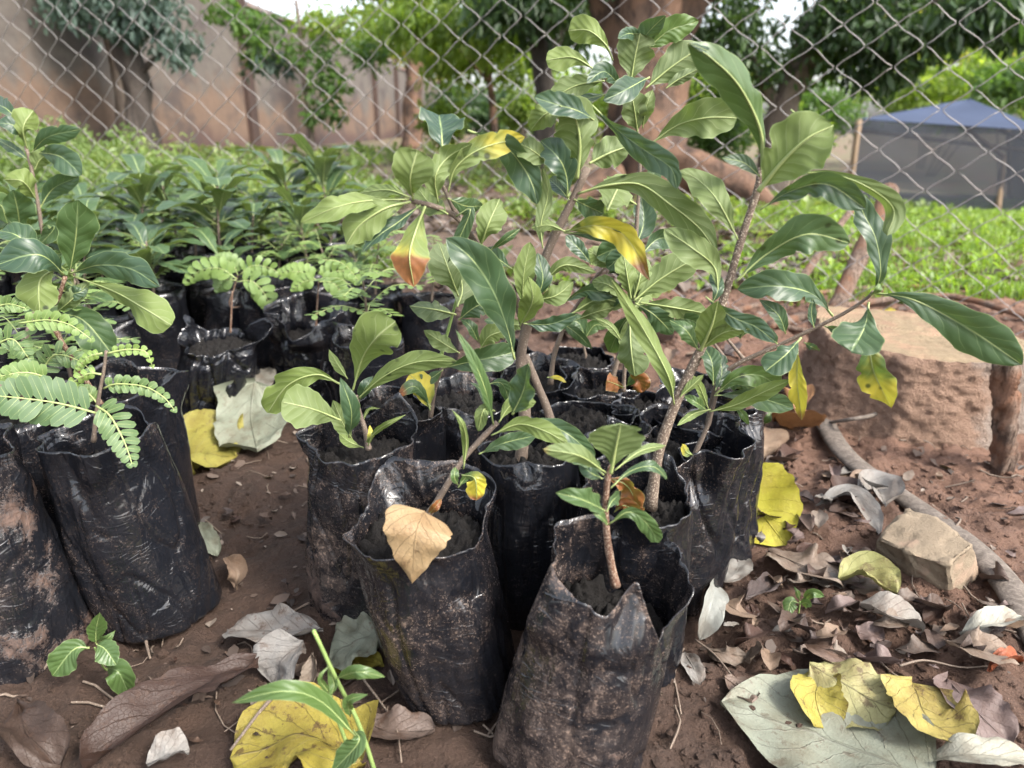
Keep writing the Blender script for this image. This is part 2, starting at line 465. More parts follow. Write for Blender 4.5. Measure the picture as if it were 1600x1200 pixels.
def leaflet_material():
    b = NB('leaflet'); pos = coords(b)
    uv = b.n('ShaderNodeUVMap').outputs[0]
    sp = b.n('ShaderNodeSeparateXYZ'); b.l(uv, sp.inputs[0])
    ax = b.math('ABSOLUTE', b.math('MULTIPLY_ADD', sp.outputs[0], 2.0, -1.0))
    oi = b.n('ShaderNodeObjectInfo'); oc = b.n('ShaderNodeSeparateColor'); b.l(oi.outputs['Color'], oc.inputs[0])
    n1 = b.noise(pos, 60, 3)
    c = b.mix(oc.outputs[0], (0.045, 0.085, 0.042), (0.17, 0.25, 0.045))
    c = b.mix(b.math('MULTIPLY', n1, .5), c, (0.085, 0.145, 0.075))
    c = b.mix(b.step(ax, .86, 1.0, 0, .5), c, (0.22, 0.31, 0.12))
    c = b.mix(b.step(ax, .0, .12, .35, 0), c, (0.03, 0.06, 0.025))
    pr = b.bsdf(c, .5, b.bump(n1, .3, .0006), .35)
    tr = b.n('ShaderNodeBsdfTranslucent'); b.l(b.mix(.5, c, (.16, .26, .03)), tr.inputs['Color'])
    ms = b.n('ShaderNodeMixShader'); ms.inputs[0].default_value = .25
    b.l(pr, ms.inputs[1]); b.l(tr.outputs[0], ms.inputs[2])
    return b.done(ms.outputs[0])
M_leaflet = leaflet_material()
M_stem = stem_material('seedling bark', (0.095, 0.070, 0.053), (0.165, 0.128, 0.10), (0.30, 0.25, 0.20), .3)
M_stemspeck = stem_material('speckled bark', (0.07, 0.05, 0.038), (0.135, 0.098, 0.072), (0.38, 0.32, 0.25), .7)
M_stemgreen = stem_material('green shoot', (0.14, 0.22, 0.06), (0.24, 0.32, 0.10), (0.35, 0.4, 0.2), 0)
M_stemred = stem_material('red brown bark', (0.13, 0.062, 0.038), (0.085, 0.045, 0.03), (0.30, 0.23, 0.17), 1.0)
M_bag = plastic_material(); M_soil = soil_material(); M_pot = potsoil_material(); M_dead = deadleaf_material()

# ------------------------------------------------------------------ leaf geometry
VIEW = Vector((0, cT, -sT))
def leaf_arr(mid, width, N, a=1.05, bb=.62, fold=.25, wave=.06, arch=.25, n=20, k=4, pet=.05, seed=0, petr=.0011, heart=0.0, crumple=0.0, nw=3.0, twist=0.0, irr=None):
    """mid: (m,3) control points; N: direction of the upper face"""
    C_ = spline(mid, n)
    T = np.gradient(C_, axis=0); T /= np.linalg.norm(T, axis=1)[:, None]+1e-12
    N = np.array(N, float); N /= np.linalg.norm(N)
    L = np.cross(T, N)
    ln = np.linalg.norm(L, axis=1)
    L[ln < .15] = L[np.argmax(ln)]
    L /= np.linalg.norm(L, axis=1)[:, None]
    for i in range(1, len(L)):
        if L[i].dot(L[i-1]) < 0: L[i] = -L[i]
    for _ in range(2):
        L[1:-1] = (L[:-2]+L[1:-1]*2+L[2:]); L /= np.linalg.norm(L, axis=1)[:, None]
    NN = np.cross(L, T)
    if twist:
        aa = (twist*(np.linspace(0, 1, n+1)-.45))[:, None]
        L, NN = L*np.cos(aa)+NN*np.sin(aa), NN*np.cos(aa)-L*np.sin(aa)
    if NN[len(NN)//2].dot(N) < 0: NN = -NN
    t = np.linspace(0, 1, n+1)
    tb = np.clip((t-pet)/(1-pet), 0, 1)
    prof = (tb**a)*((1-tb)**bb); mx = a/(a+bb); prof = prof/((mx**a)*((1-mx)**bb))
    if heart:
        prof = np.where(tb < .3, np.maximum(prof, heart*np.sqrt(np.clip(tb/.12, 0, 1))*(1-np.clip((tb-.12)/.6, 0, 1))+prof*.3), prof)
    prof = prof*(1-.0*tb)
    prof[0] = 0; prof[-1] = 0
    rs = np.random.default_rng(seed)
    ph = rs.uniform(0, 6.28, 4); irr_ = irr; irr = (.13 if n >= 18 else .08) if irr is None else irr
    bites = [] if irr_ is not None else [(rs.uniform(.35, .9), rs.choice([-1, 1]), rs.uniform(.015, .04), rs.uniform(.15, .45)) for _ in range(rs.choice([0, 0, 1, 2]))] if n >= 18 else []
    js = np.linspace(-1, 1, 2*k+1)
    V = []; UV = []
    hw = width/2
    for j in js:
        aj = abs(j)
        edge = 1+.035*np.sin(t*38+ph[0]+j*2)*(aj > .9) + irr*noise(t*5.5+seed*1.3, np.sign(j)*3.0, 0, seed % 90)
        for (bt, bs, bw, bd) in bites:
            if bs*j > 0: edge = edge-bd*aj**4*np.exp(-((t-bt)/bw)**2)
        wv = wave*width*aj**1.6*np.sin(t*2*pi*nw + ph[1] + (pi*.6 if j > 0 else 0))*np.sin(np.clip(tb, 0, 1)*pi)**.5
        up = prof*hw*(fold*aj - arch*aj*aj*.8) + wv
        if crumple:
            up = up + crumple*width*fbm(t*4+seed, j*2.2+seed*.7, 0, 3, seed % 50)*(.4+.6*aj)
        across = j*prof*hw*edge*(1-.12*fold*fold)
        back = (-.10*heart*width*aj*np.exp(-tb*9)) if heart else 0*t
        V.append(C_ + L*across[:, None] + NN*up[:, None] + T*back[:, None])
        UV.append(np.stack([np.full(n+1, (j+1)/2), t], -1))
    m = len(js)
    V = np.array(V).transpose(1, 0, 2).reshape(-1, 3); UV = np.array(UV).transpose(1, 0, 2).reshape(-1, 2)
    i = np.arange(n)[:, None]*m; j = np.arange(m-1)[None, :]
    Fq = np.stack([i+j, i+j+1, i+m+j+1, i+m+j], -1).reshape(-1, 4)
    # face orientation along +N
    f = Fq[len(Fq)//2]; nn = np.cross(V[f[1]]-V[f[0]], V[f[2]]-V[f[0]])
    if nn.dot(NN[len(NN)//2]) < 0: Fq = Fq[:, ::-1]
    rad = petr*(1-.85*t)
    off = NN*(-rad*.6)[:, None]*1.0
    tv, tq, tt, tuv = tube_arr(C_+off, rad, k=5, ref=NN[0]+.01)
    b0 = len(V)
    V = np.vstack([V, tv]); UV = np.vstack([UV, tuv])
    return V, Fq, tq+b0, tt+b0, UV
def leaf_obj(root, mid, width, N, col=(.3, 0, 0, 1), name='leaf', mats=None, **kw):
    V, Fq, tq, tt, UV = leaf_arr(mid, width, N, **kw)
    loc = tuple(root.location) if root is not None else tuple(mid[0])
    o = mesh_np(name, V, [Fq, tq, tt], mats or [M_leaf, M_pet], root, uv=UV, midx=[0, 1, 1], loc=loc)
    o.color = col
    return o
_ls = [100]
def PL(root, d, pts, wpx, face='t', roll=0, dd=0.0, tint=.3, yel=0.0, spot=0.0, brown=0.0, sh='o', **kw):
    """a leaf read off the photograph: pts midrib pixels, d its distance, dd how much nearer (+) or further the tip is"""
    _ls[0] += 1; rs = random.Random(_ls[0])
    m = len(pts); mid = []
    for i, p in enumerate(pts):
        f = i/(m-1)
        bow = .012*sin(pi*f)*rs.uniform(-.3, 1)
        mid.append(P(p[0], p[1], d - dd*f - bow))
    pm = mid[m//2]
    width = .88*wpx*pxs(pm)
    T = (mid[-1]-mid[0]).normalized()
    toc = (Vector((0, 0, H))-pm).normalized()
    if face == 'b': toc = -toc
    rr = roll if roll else rs.uniform(-26, 26)
    N = Matrix.Rotation(R(rr), 3, T) @ toc
    width /= max(.9, cos(R(abs(rr))))
    shp = dict(o=(1.25, .78), r=(1.1, .48), e=(1.0, .95), n=(.85, .9), w=(1.7, .5))[sh]
    seg = 30 if width > .012 else 14
    args = dict(a=shp[0], bb=shp[1], fold=rs.uniform(.15, .6), wave=rs.uniform(.04, .11), arch=rs.uniform(.0, .5), twist=rs.uniform(-.7, .7), nw=rs.uniform(1.8, 3.6), crumple=.03, seed=_ls[0], n=seg, k=4, petr=.0010 if width > .02 else .0006)
    args.update(kw)
    return leaf_obj(root, [tuple(p) for p in mid], width, N, (min(1, tint+rs.uniform(-.08, .08)) if tint > .08 else tint, yel, spot, 1-brown), **args)

# ------------------------------------------------------------------ bag geometry
def bag_parts(root, x, y, r, h, soil_h, lean=(0, 0), rim=(), seed=0, dust=.4, soil=.0, gloss=.3, square=.10, rot=0.0, flare=.08, fine=True, amp=1.0, dips=(), taper=.06):
    nth, nz, ni = (168, 84, 12) if fine else (40, 22, 4)
    z0 = float(terr0(x, y)) - .002
    th = np.linspace(0, 2*pi, nth, endpoint=False)
    hr = h*(1+.035*noise(np.cos(th)*1.5+seed, np.sin(th)*1.5, 0, seed))
    for (ang, dh, wd) in rim:
        da = np.abs((th-R(ang)+pi) % (2*pi)-pi)
        hr = hr + dh*np.clip(1-da/R(wd), 0, 1)**1.1
    rows = []
    def surf(s, z, inner):
        zz = z
        cyc, sy = np.cos(th), np.sin(th)
        free = sstep(soil_h*.94, soil_h*1.15, zz)
        rad = r*(1 + .055*np.sin(np.clip(zz/h, 0, 1)*pi*.9) - .03*np.clip(zz/h, 0, 1))
        rad = rad*(1-taper*np.clip(zz/h, 0, 1.1))
        sq = square*(.35+.65*free)
        rad = rad*(1+sq*np.cos(4*(th-rot))*.55)
        rad = rad*(1 + flare*free*np.clip((zz-soil_h)/.03, 0, 1.4))
        rad = rad - r*.22*(1-sstep(0, .010, zz))**2
        rad = rad + amp*.0030*fbm(cyc*1.5+seed, sy*1.5, zz*16, 2, seed)
        cf = np.abs(noise(cyc*2.1+seed*1.7, sy*2.1, zz*13+cyc*1.5, seed+41)); rad = rad - amp*.0024*np.exp(-(cf/.07)**2)
        cg = np.abs(noise(cyc*3.4+seed, sy*3.4+7, zz*24-sy*2, seed+43)); rad = rad - amp*.0012*np.exp(-(cg/.08)**2)
        cre = 1-np.abs(fbm(cyc*1.3+seed*2, sy*1.3+5, zz*48, 2, seed+9))
        rad = rad + amp*.0021*noise(cyc*3.2+seed, sy*3.2, zz*9, seed+31)
        rad = rad + amp*.0009*(cre-.55)*(.5+.8*sstep(-.3, .5, noise(cyc*1.5, sy*1.5, zz*20+seed, 3)))
        rad = rad + amp*.0004*fbm(cyc*6, sy*6, zz*70+seed, 2, seed+4)
        rad = rad + free*amp*(.0120*noise(cyc*1.9+seed, sy*1.9, zz*11, seed+21)+.003*noise(cyc*4+seed, sy*4, zz*22, seed+23))
        for (ang, wd, zc, hz, dep) in dips:
            da = (th-R(ang)+pi) % (2*pi)-pi
            rad = rad + dep*np.exp(-(da/R(wd))**2-((zz-zc)/hz)**2)
        if inner: rad = rad-.0009
        lx, ly = lean[0]*zz/h, lean[1]*zz/h
        return np.stack([rad*cyc+lx, rad*sy+ly, zz], -1)
    for i in range(nz+1):
        s = i/nz
        z = hr*(s**1.12)
        rows.append(surf(s, z, False))
    for i in range(ni):
        s = 1-(i+.02)/(ni-1)*1.0
        z = soil_h*.93 + (hr-soil_h*.93)*np.clip(s, 0, 1)
        rows.append(surf(s, z, True))
    V = np.array(rows).reshape(-1, 3); n = len(rows)
    i = np.arange(n-1)[:, None]*nth; j = np.arange(nth)[None, :]; j2 = (j+1) % nth
    Fq = np.stack([i+j, i+j2, i+nth+j2, i+nth+j], -1).reshape(-1, 4)
    c = len(V); V = np.vstack([V, [[0, 0, 0.0]]]); jj = np.arange(nth)
    Ft = np.stack([np.full(nth, c), (jj+1) % nth, jj], -1)
    root.location = (x, y, z0)
    o = mesh_np('plastic_bag', V, [Fq, Ft], M_bag, root)
    o.color = (dust, soil, gloss, 1)
    # soil inside
    nr = 26 if fine else 5; ns = 90 if fine else 20
    rr = np.linspace(0, 1, nr+1)[1:]; tt = np.linspace(0, 2*pi, ns, endpoint=False)
    rsoil = r*(1+.04*sin(min(1, soil_h/h)*pi*.9)-.03)*(1-taper*soil_h/h)*.955-.0015
    X = rr[:, None]*np.cos(tt)*rsoil; Y = rr[:, None]*np.sin(tt)*rsoil
    Z = soil_h + .004*fbm(X*70+seed, Y*70, 0, 3, seed+2) + .010*np.abs(fbm(X*150+seed, Y*150, 0, 2, seed+3)) - .006*rr[:, None]**3
    X = X+lean[0]*soil_h/h; Y = Y+lean[1]*soil_h/h
    V = np.stack([X, Y, Z], -1).reshape(-1, 3)
    c = len(V); V = np.vstack([V, [[lean[0]*soil_h/h, lean[1]*soil_h/h, soil_h+.002]]])
    i = np.arange(nr-1)[:, None]*ns; j = np.arange(ns)[None, :]; j2 = (j+1) % ns
    Fq = np.stack([i+j, i+ns+j, i+ns+j2, i+j2], -1).reshape(-1, 4)
    jj = np.arange(ns); Ft = np.stack([np.full(ns, c), jj, (jj+1) % ns], -1)
    mesh_np('potting_soil', V, [Fq, Ft], M_pot, root)
    return root
def stem(root, pts, d, r0, r1, mat=None, name='stem', dd=0.0, first=None):
    """pts pixels from the bottom up"""
    m = len(pts); path = [P(p[0], p[1], d-dd*i/(m-1)) for i, p in enumerate(pts)]
    if first is not None: path = [Vector(first)] + path
    path = spline([tuple(p) for p in path], 26)
    rad = .82*np.linspace(r0, r1, len(path))*(1+.10*noise(np.arange(len(path))*.8, r0*999, 0, 3))
    rad[:3] *= np.array([1.25, 1.15, 1.06])
    return tube(name, path, rad, mat or M_stem, root, loc=tuple(root.location), k=10)
def leafy(label, x, y, cat='potted seedling', group=None):
    return empty('potted_seedling', (x, y, float(terr0(x, y))), label, cat, group)

# ================================================================== SETTING
def axis(parts):
    out = []
    for a, b, n in parts: out += list(np.linspace(a, b, n, endpoint=False))
    out.append(parts[-1][1]); return np.array(out)
def make_ground():
    xs = axis([(-90, -12, 26), (-12, -3, 40), (-3, -1.1, 60), (-1.1, -.65, 60), (-.65, .95, 330), (.95, 1.6, 80), (1.6, 4, 50), (4, 14, 50), (14, 90, 24)])
    ys = axis([(-6, 0, 10), (0, .28, 14), (.28, 1.3, 230), (1.3, 2.4, 130), (2.4, 5, 90), (5, 16, 80), (16, 130, 40)])
    X, Y = np.meshgrid(xs, ys)
    Z = terr(X, Y)
    V = np.stack([X, Y, Z], -1).reshape(-1, 3); nx = len(xs); ny = len(ys)
    i = np.arange(ny-1)[:, None]*nx; j = np.arange(nx-1)[None, :]
    Fq = np.stack([i+j, i+j+1, i+nx+j+1, i+nx+j], -1).reshape(-1, 4)
    tag(mesh_np('ground', V, [Fq], M_soil), kind='structure')
make_ground()

# unit lump for scattering
def lump(seed, n=1):
    bmv = np.array([(0, 0, 1), (.894, 0, .447), (.276, .851, .447), (-.724, .526, .447), (-.724, -.526, .447), (.276, -.851, .447),
                    (.724, .526, -.447), (-.276, .851, -.447), (-.894, 0, -.447), (-.276, -.851, -.447), (.724, -.526, -.447), (0, 0, -1)])
    f = np.array([(0,1,2),(0,2,3),(0,3,4),(0,4,5),(0,5,1),(1,6,2),(2,7,3),(3,8,4),(4,9,5),(5,10,1),(6,7,2),(7,8,3),(8,9,4),(9,10,5),(10,6,1),(11,7,6),(11,8,7),(11,9,8),(11,10,9),(11,6,10)])
    return bmv, f
def scatter(name, pts, sizes, mat, label=None, flat=(.6, 1)):
    bv, bf = lump(0); n = len(pts)
    sc3 = RNG.uniform(.6, 1.3, (n, 1, 3)); sc3[:, :, 2] *= RNG.uniform(flat[0], flat[1], (n, 1))
    jit = 1+RNG.uniform(-.25, .25, (n, 12, 1))
    V = bv[None]*sc3*jit*sizes[:, None, None]
    a = RNG.uniform(0, 6.28, n); ca, sa = np.cos(a)[:, None], np.sin(a)[:, None]
    X = V[..., 0]*ca-V[..., 1]*sa; Y = V[..., 0]*sa+V[..., 1]*ca
    V = np.stack([X, Y, V[..., 2]], -1)+pts[:, None, :]
    Fc = (bf[None]+(np.arange(n)*12)[:, None, None]).reshape(-1, 3)
    o = mesh_np(name, V.reshape(-1, 3), [Fc], mat, smooth=False)
    tag(o, label, kind='stuff'); return o
n = 42000
yy = .33+RNG.random(n)**1.5*2.0; xx = (RNG.random(n)-.42)*1.9*(yy*.75+.35)
keep = (noise(xx*9, yy*9, 0, 31) + .7*sstep(-.1, .5, xx) - .12) > RNG.uniform(-.7, .7, n)
xx, yy = xx[keep], yy[keep]; n = len(xx)
sz = (.0007+.0042*RNG.random(n)**3.8)*(.75+yy*.4)
scatter('soil_crumbs', np.stack([xx, yy, terr(xx, yy)+sz*.2], -1), sz, M_soil, 'loose crumbs of red brown soil on the ground')

n = 2600
yy = .36+RNG.random(n)**1.4*1.3; xx = (RNG.random(n)-.47)*1.7*(yy*.75+.35)
kz = noise(xx*7, yy*7, 0, 35) > RNG.uniform(-.5, .6, n)
xx, yy = xx[kz], yy[kz]; n = len(xx); sz = (.0028+.0062*RNG.random(n)**2.6)*(.7+yy*.4)
scatter('soil_clods', np.stack([xx, yy, terr(xx, yy)-sz*.25], -1), sz, M_soil, 'irregular clods of soil half sunk in the ground', (.35, .7))
def twig_bits():
    VV = []; FF = []; off = 0; n = 420
    for i in range(n):
        y = .4+RNG.random()**1.3*1.3; x = (RNG.random()-.45)*1.7*(y*.75+.3); a = RNG.uniform(0, 6.28); L = RNG.uniform(.008, .045)
        q = np.array([[x+L*t*cos(a)+.15*L*sin(3*t+i)*sin(a), y+L*t*sin(a)-.15*L*sin(3*t+i)*cos(a), 0] for t in (-.5, -.15, .2, .5)])
        q[:, 2] = terr(q[:, 0], q[:, 1])+.0016+RNG.uniform(0, .003, 4)
        v, fq, ft, _ = tube_arr(q, RNG.uniform(.0004, .0012), k=4, capend=False); VV.append(v); FF.append(fq+off); off += len(v)
    tag(mesh_np('twig_bits', np.vstack(VV), [np.vstack(FF)], M_stem), 'tiny broken twigs and root bits strewn over the soil', kind='stuff')
twig_bits()
# small litter scraps (uncountable)
def keep_clear(xx, yy):
    dz = yy*cT+H*sT; u = 800+F*xx/dz; v = 600-F*(yy*sT-H*cT)/dz
    return ~((u > 1125) & (v > 1070) & (u < 1620) & (v-1070 > (1150-u)*.5)) & ~((u > 1255) & (u < 1540) & (v > 1010) & (v < 1180))
def flakes(name, xx, yy, size, mat, label, zoff=.002, tilt=.5, var=None):
    kp = keep_clear(xx, yy); xx, yy, size = xx[kp], yy[kp], size[kp]
    n = len(xx); k = 6
    a = RNG.uniform(0, 6.28, n); z = terr(xx, yy)+zoff
    ux = np.stack([np.cos(a), np.sin(a), RNG.uniform(-tilt, tilt, n)], -1); ux /= np.linalg.norm(ux, axis=1)[:, None]
    up = np.stack([RNG.uniform(-tilt, tilt, n), RNG.uniform(-tilt, tilt, n), np.ones(n)], -1)
    vy = np.cross(up, ux); vy /= np.linalg.norm(vy, axis=1)[:, None]; nz = np.cross(ux, vy)
    asp = RNG.uniform(.3, .7, n)
    P0 = np.stack([xx, yy, z], -1)
    prof = [(-.5, 0, 0), (-.2, .5, .12), (.2, .45, .10), (.55, 0, .03), (.15, -.5, .12), (-.25, -.42, .14)]
    V = np.zeros((n, 7, 3))
    cu = RNG.uniform(-.2, 1.2, n)
    for q, (px, py, pz) in enumerate(prof):
        V[:, q] = P0 + size[:, None]*(ux*(px*RNG.uniform(.8, 1.2, n))[:, None] + vy*(py*asp*RNG.uniform(.8, 1.2, n))[:, None] + nz*(pz*cu)[:, None])
    V[:, 6] = P0
    f = np.array([(6, 0, 5), (6, 5, 4), (6, 4, 3), (6, 3, 2), (6, 2, 1), (6, 1, 0)])
    Fc = (f[None]+(np.arange(n)*7)[:, None, None]).reshape(-1, 3)
    v = np.repeat(RNG.random(n) if var is None else var, 7)
    o = mesh_np(name, V.reshape(-1, 3), [Fc], mat, smooth=False, attr=v); tag(o, label, kind='stuff'); return o
M_scrap = cards_material('litter scraps', (0.034, 0.024, 0.019), (0.090, 0.062, 0.047), (0.19, 0.155, 0.125), .1, .65)
n = 8000
yy = .45+RNG.random(n)**1.3*1.9; xx = .16+ (RNG.random(n)**.8)*(.55+yy*.75)
sel = RNG.random(n) < np.where(yy > 1.2, 1, .55)*sstep(-.8, .3, noise(xx*5, yy*5, 0, 41))
xx, yy = xx[sel], yy[sel]
x2 = RNG.uniform(-.75, .25, 1300); y2 = RNG.uniform(.4, 1.2, 1300)
xx = np.concatenate([xx, x2]); yy = np.concatenate([yy, y2]); n = len(xx)
flakes('leaf_scraps', xx, yy, (.003+.020*RNG.random(n)**2.4)*(.75+.3*yy), M_scrap, 'small crumbled scraps of dry leaves on the soil')
# ground litter under the trees beyond the fence
n = 26000
yy = 1.9+RNG.random(n)**1.5*9; xx = (RNG.random(n)-.45)*1.5*yy
sel = RNG.random(n) < sstep(-.5, .5, noise(xx*1.2, yy*1.2, 0, 43))*np.where(xx > yy*.42, .25, 1)
xx, yy = xx[sel], yy[sel]; n = len(xx)
flakes('far_leaf_litter', xx, yy, RNG.uniform(.02, .075, n), M_scrap, 'brown leaf litter on the ground beyond the fence', .01)

# ------------------------------------------------------------------ grass and weeds beyond the fence
def blades(name, xx, yy, hh, ww, mat, label, lean=.6, var=None, seg=2):
    n = len(xx); a = RNG.uniform(0, 6.28, n); z = terr(xx, yy)-.004
    d = np.stack([np.cos(a), np.sin(a), np.zeros(n)], -1); s = np.stack([-np.sin(a), np.cos(a), np.zeros(n)], -1)
    ln = RNG.uniform(.1, lean, n)
    P0 = np.stack([xx, yy, z], -1); up = np.array([0, 0, 1.0])
    V = np.zeros((n, 5, 3))
    V[:, 0] = P0 - s*ww[:, None]*.5; V[:, 1] = P0 + s*ww[:, None]*.5
    m = P0 + up*(hh*.6)[:, None] + d*(hh*ln*.35)[:, None]
    V[:, 2] = m - s*ww[:, None]*.5; V[:, 3] = m + s*ww[:, None]*.5
    V[:, 4] = P0 + up*(hh*(1-.35*ln))[:, None] + d*(hh*ln)[:, None]
    i = (np.arange(n)*5)[:, None]
    Q = np.array([[0, 1, 3, 2]])+i; Tt = np.array([[2, 3, 4]])+i
    v = np.repeat(RNG.random(n) if var is None else var, 5)
    o = mesh_np(name, V.reshape(-1, 3), [Q, Tt], mat, attr=v); tag(o, label, kind='stuff'); return o
M_grass = cards_material('lawn grass', (0.085, 0.145, 0.024), (0.145, 0.235, 0.036), (0.23, 0.32, 0.06), .42)
M_weed = cards_material('low weeds', (0.075, 0.12, 0.035), (0.13, 0.19, 0.055), (0.23, 0.28, 0.085), .4)
n = 150000
yy = 1.75+RNG.random(n)**1.9*13; xx = yy*(.18+RNG.random(n)*.75)
dens = sstep(.25, .42, xx/yy+.07*noise(xx*3, yy*3, 0, 51)-.10*(yy < 2.3))
dens = dens*(.45+.55*sstep(-.3, .3, noise(xx*1.6+9, yy*1.6, 0, 57)+yy*.1))*(.30+.70*sstep(2.2, 4.2, yy+.8*noise(xx*2.1, yy*2.1, 0, 54)))
dens = dens*np.where(yy < 2.6, sstep(-.9, .2, noise(xx*7, yy*7, 0, 52)+ (yy-1.95)*1.2), 1)
sel = RNG.random(n) < dens
xx, yy = xx[sel], yy[sel]; n = len(xx)
blades('lawn_grass', xx, yy, RNG.uniform(.02, .06, n)*(.7+.05*yy), RNG.uniform(.002, .005, n)*(.8+.10*yy), M_grass, 'bright green lawn grass sloping down to the net house')
def rosettes(name, xx, yy, size, mat, label, per=7, var=None, h=.5):
    # little leafy weeds: 'per' leaflets around a point
    n = len(xx); z = terr(xx, yy)
    a = RNG.uniform(0, 6.28, (n, per)); el = RNG.uniform(.1, 1.2, (n, per)); hh = RNG.uniform(0, 1, (n, per))*h
    dirv = np.stack([np.cos(a)*np.cos(el), np.sin(a)*np.cos(el), np.sin(el)], -1)
    sd = np.stack([-np.sin(a), np.cos(a), np.zeros_like(a)], -1)
    base = np.stack([xx, yy, z], -1)[:, None, :] + np.array([0, 0, 1.0])*(hh*size[:, None])[..., None] + dirv*(.15*size)[:, None, None]
    Ls = (size[:, None]*RNG.uniform(.35, .75, (n, per)))[..., None]; Ws = Ls*RNG.uniform(.35, .6, (n, per))[..., None]
    V = np.stack([base, base+dirv*Ls*.5+sd*Ws*.5+np.array([0, 0, .1])*Ls, base+dirv*Ls-np.array([0, 0, .15])*Ls, base+dirv*Ls*.5-sd*Ws*.5+np.array([0, 0, .1])*Ls], 2)
    V = V.reshape(-1, 3); m = n*per
    i = (np.arange(m)*4)[:, None]
    Fc = np.vstack([np.array([[0, 1, 2]])+i, np.array([[0, 2, 3]])+i])
    v = np.repeat(np.clip((RNG.random(n)*.7 if var is None else var)[:, None]+RNG.uniform(0, .3, (n, per)), 0, 1).ravel(), 4)
    o = mesh_np(name, V, [Fc], mat, attr=v); tag(o, label, kind='stuff'); return o
n = 22000
yy = 2.0+RNG.random(n)**1.5*9; xx = yy*(-.85+RNG.random(n)*1.45)
den = sstep(-.35, .35, noise(xx*1.1+4, yy*1.1, 0, 61)-.15*noise(xx*5, yy*5, 0, 62) + np.where(xx/yy < -.15, .35, -.12))
den = den*(.25+.75*sstep(-.1, .45, noise(xx*2.3, yy*2.3, 0, 66)+np.where(xx/yy < -.35, .45, 0)))*(1-sstep(4.5, 8, yy)*.75)
sel = RNG.random(n) < den
xx, yy = xx[sel], yy[sel]; n = len(xx)
rosettes('ground_weeds', xx, yy, RNG.uniform(.04, .12, n)*(.7+.10*yy), M_weed, 'low green weeds covering the ground beyond the fence', 7)
n = 3200
yy = 1.85+RNG.random(n)**1.6*5; xx = yy*(.0+RNG.random(n)*.9)
sel = (RNG.random(n) < sstep(-.2, .4, noise(xx*2.2, yy*2.2, 0, 64)+sstep(.2, .5, xx/yy)*.6))
xx, yy = xx[sel], yy[sel]; n = len(xx)
rosettes('lawn_weeds', xx, yy, RNG.uniform(.02, .05, n)*(.8+.1*yy), M_grass, 'broad leaved weeds among the lawn grass', 6)

# ------------------------------------------------------------------ wall
def wall_material():
    b = NB('stained plaster'); pos = wpos(b)
    sp = b.n('ShaderNodeSeparateXYZ'); b.l(pos, sp.inputs[0])
    n1 = b.noise(pos, .9, 5, .65); n2 = b.noise(pos, 7, 5, .7)
    st = b.noise(b.mapping(pos, (1.1, 1.1, 1.6)), 1.0, 6, .7)
    grey = b.mix(n2, (0.070, 0.061, 0.054), (0.135, 0.118, 0.104))
    clay = b.mix(n2, (0.098, 0.066, 0.048), (0.160, 0.110, 0.082))
    hh = b.math('ADD', sp.outputs[2], b.math('MULTIPLY', b.math('SUBTRACT', n1, .5), 2.8))
    col = b.mix(b.step(hh, 1.25, .65), grey, clay)
    col = b.mix(b.step(b.math('ADD', sp.outputs[2], b.math('MULTIPLY', n1, .9)), .85, .5), col, (0.075, 0.048, 0.042))
    col = b.mix(b.step(st, .45, .65, 0, .75), col, (0.055, 0.045, 0.044))
    return b.done(b.bsdf(col, .9, b.bump(n2, .5, .02), .2))
M_wall = wall_material()
M_pillar = wood_material('clay stained pillar', (0.04, 0.026, 0.022), (0.07, 0.043, 0.034), None, .2)
M_conc = wood_material('old grey concrete', (0.15, 0.13, 0.125), (0.22, 0.19, 0.18), (0.17, 0.10, 0.08), .15)
def box_arr(p0, p1, th, z0, z1):
    p0 = np.array(p0, float); p1 = np.array(p1, float); d = p1-p0; d /= np.linalg.norm(d); nn = np.array([-d[1], d[0]])*th/2
    c = [p0-nn, p1-nn, p1+nn, p0+nn]
    V = [(q[0], q[1], z0) for q in c]+[(q[0], q[1], z1) for q in c]
    return np.array(V), np.array([(0, 3, 2, 1), (4, 5, 6, 7), (0, 1, 5, 4), (1, 2, 6, 5), (2, 3, 7, 6), (3, 0, 4, 7)])
def wx(Y): return -4.6+.0566*(Y-11.4)
wall = empty('boundary_wall', (wx(12), 12, 0), 'long stained plaster boundary wall with dark clay pillars at the back left', 'wall')
wl = tuple(wall.location)
Ys = [3.9, 6.9, 9.9, 12.9, 15.9, 18.9, 21.9, 24.9, 27.9, 30.9, 34.5]
for i in range(len(Ys)-1):
    a, b_ = Ys[i], Ys[i+1]
    ga = .16 if a in (3.9, 12.9, 21.9, 24.9, 34.5) else .004; gb = .16 if b_ in (3.9, 12.9, 21.9, 24.9, 34.5) else .004
    top = 2.45 - (.0 if a < 9 else (.06 if a < 15 else .18)) - (0.12*(i % 2) if a > 12 else 0)
    V, Fc = box_arr((wx(a+ga), a+ga), (wx(b_-gb), b_-gb), .14, -.3, top)
    mesh_np('panel', V, [Fc], M_wall, wall, smooth=False, loc=wl)
    V, Fc = box_arr((wx(a+ga), a+ga), (wx(b_-gb), b_-gb), .22, top, top+.07)
    mesh_np('coping', V, [Fc], M_conc, wall, smooth=False, loc=wl)
PIL = (3.9, 12.9, 21.9, 24.9, 34.5)
for i, a in enumerate(Ys):
    if a not in PIL: continue
    V, Fc = box_arr((wx(a-.155), a-.155), (wx(a+.155), a+.155), .30, -.3, 2.5-(0 if a < 14 else .1))
    mesh_np('pillar', V, [Fc], M_pillar if i != 0 else M_conc, wall, smooth=False, loc=wl)
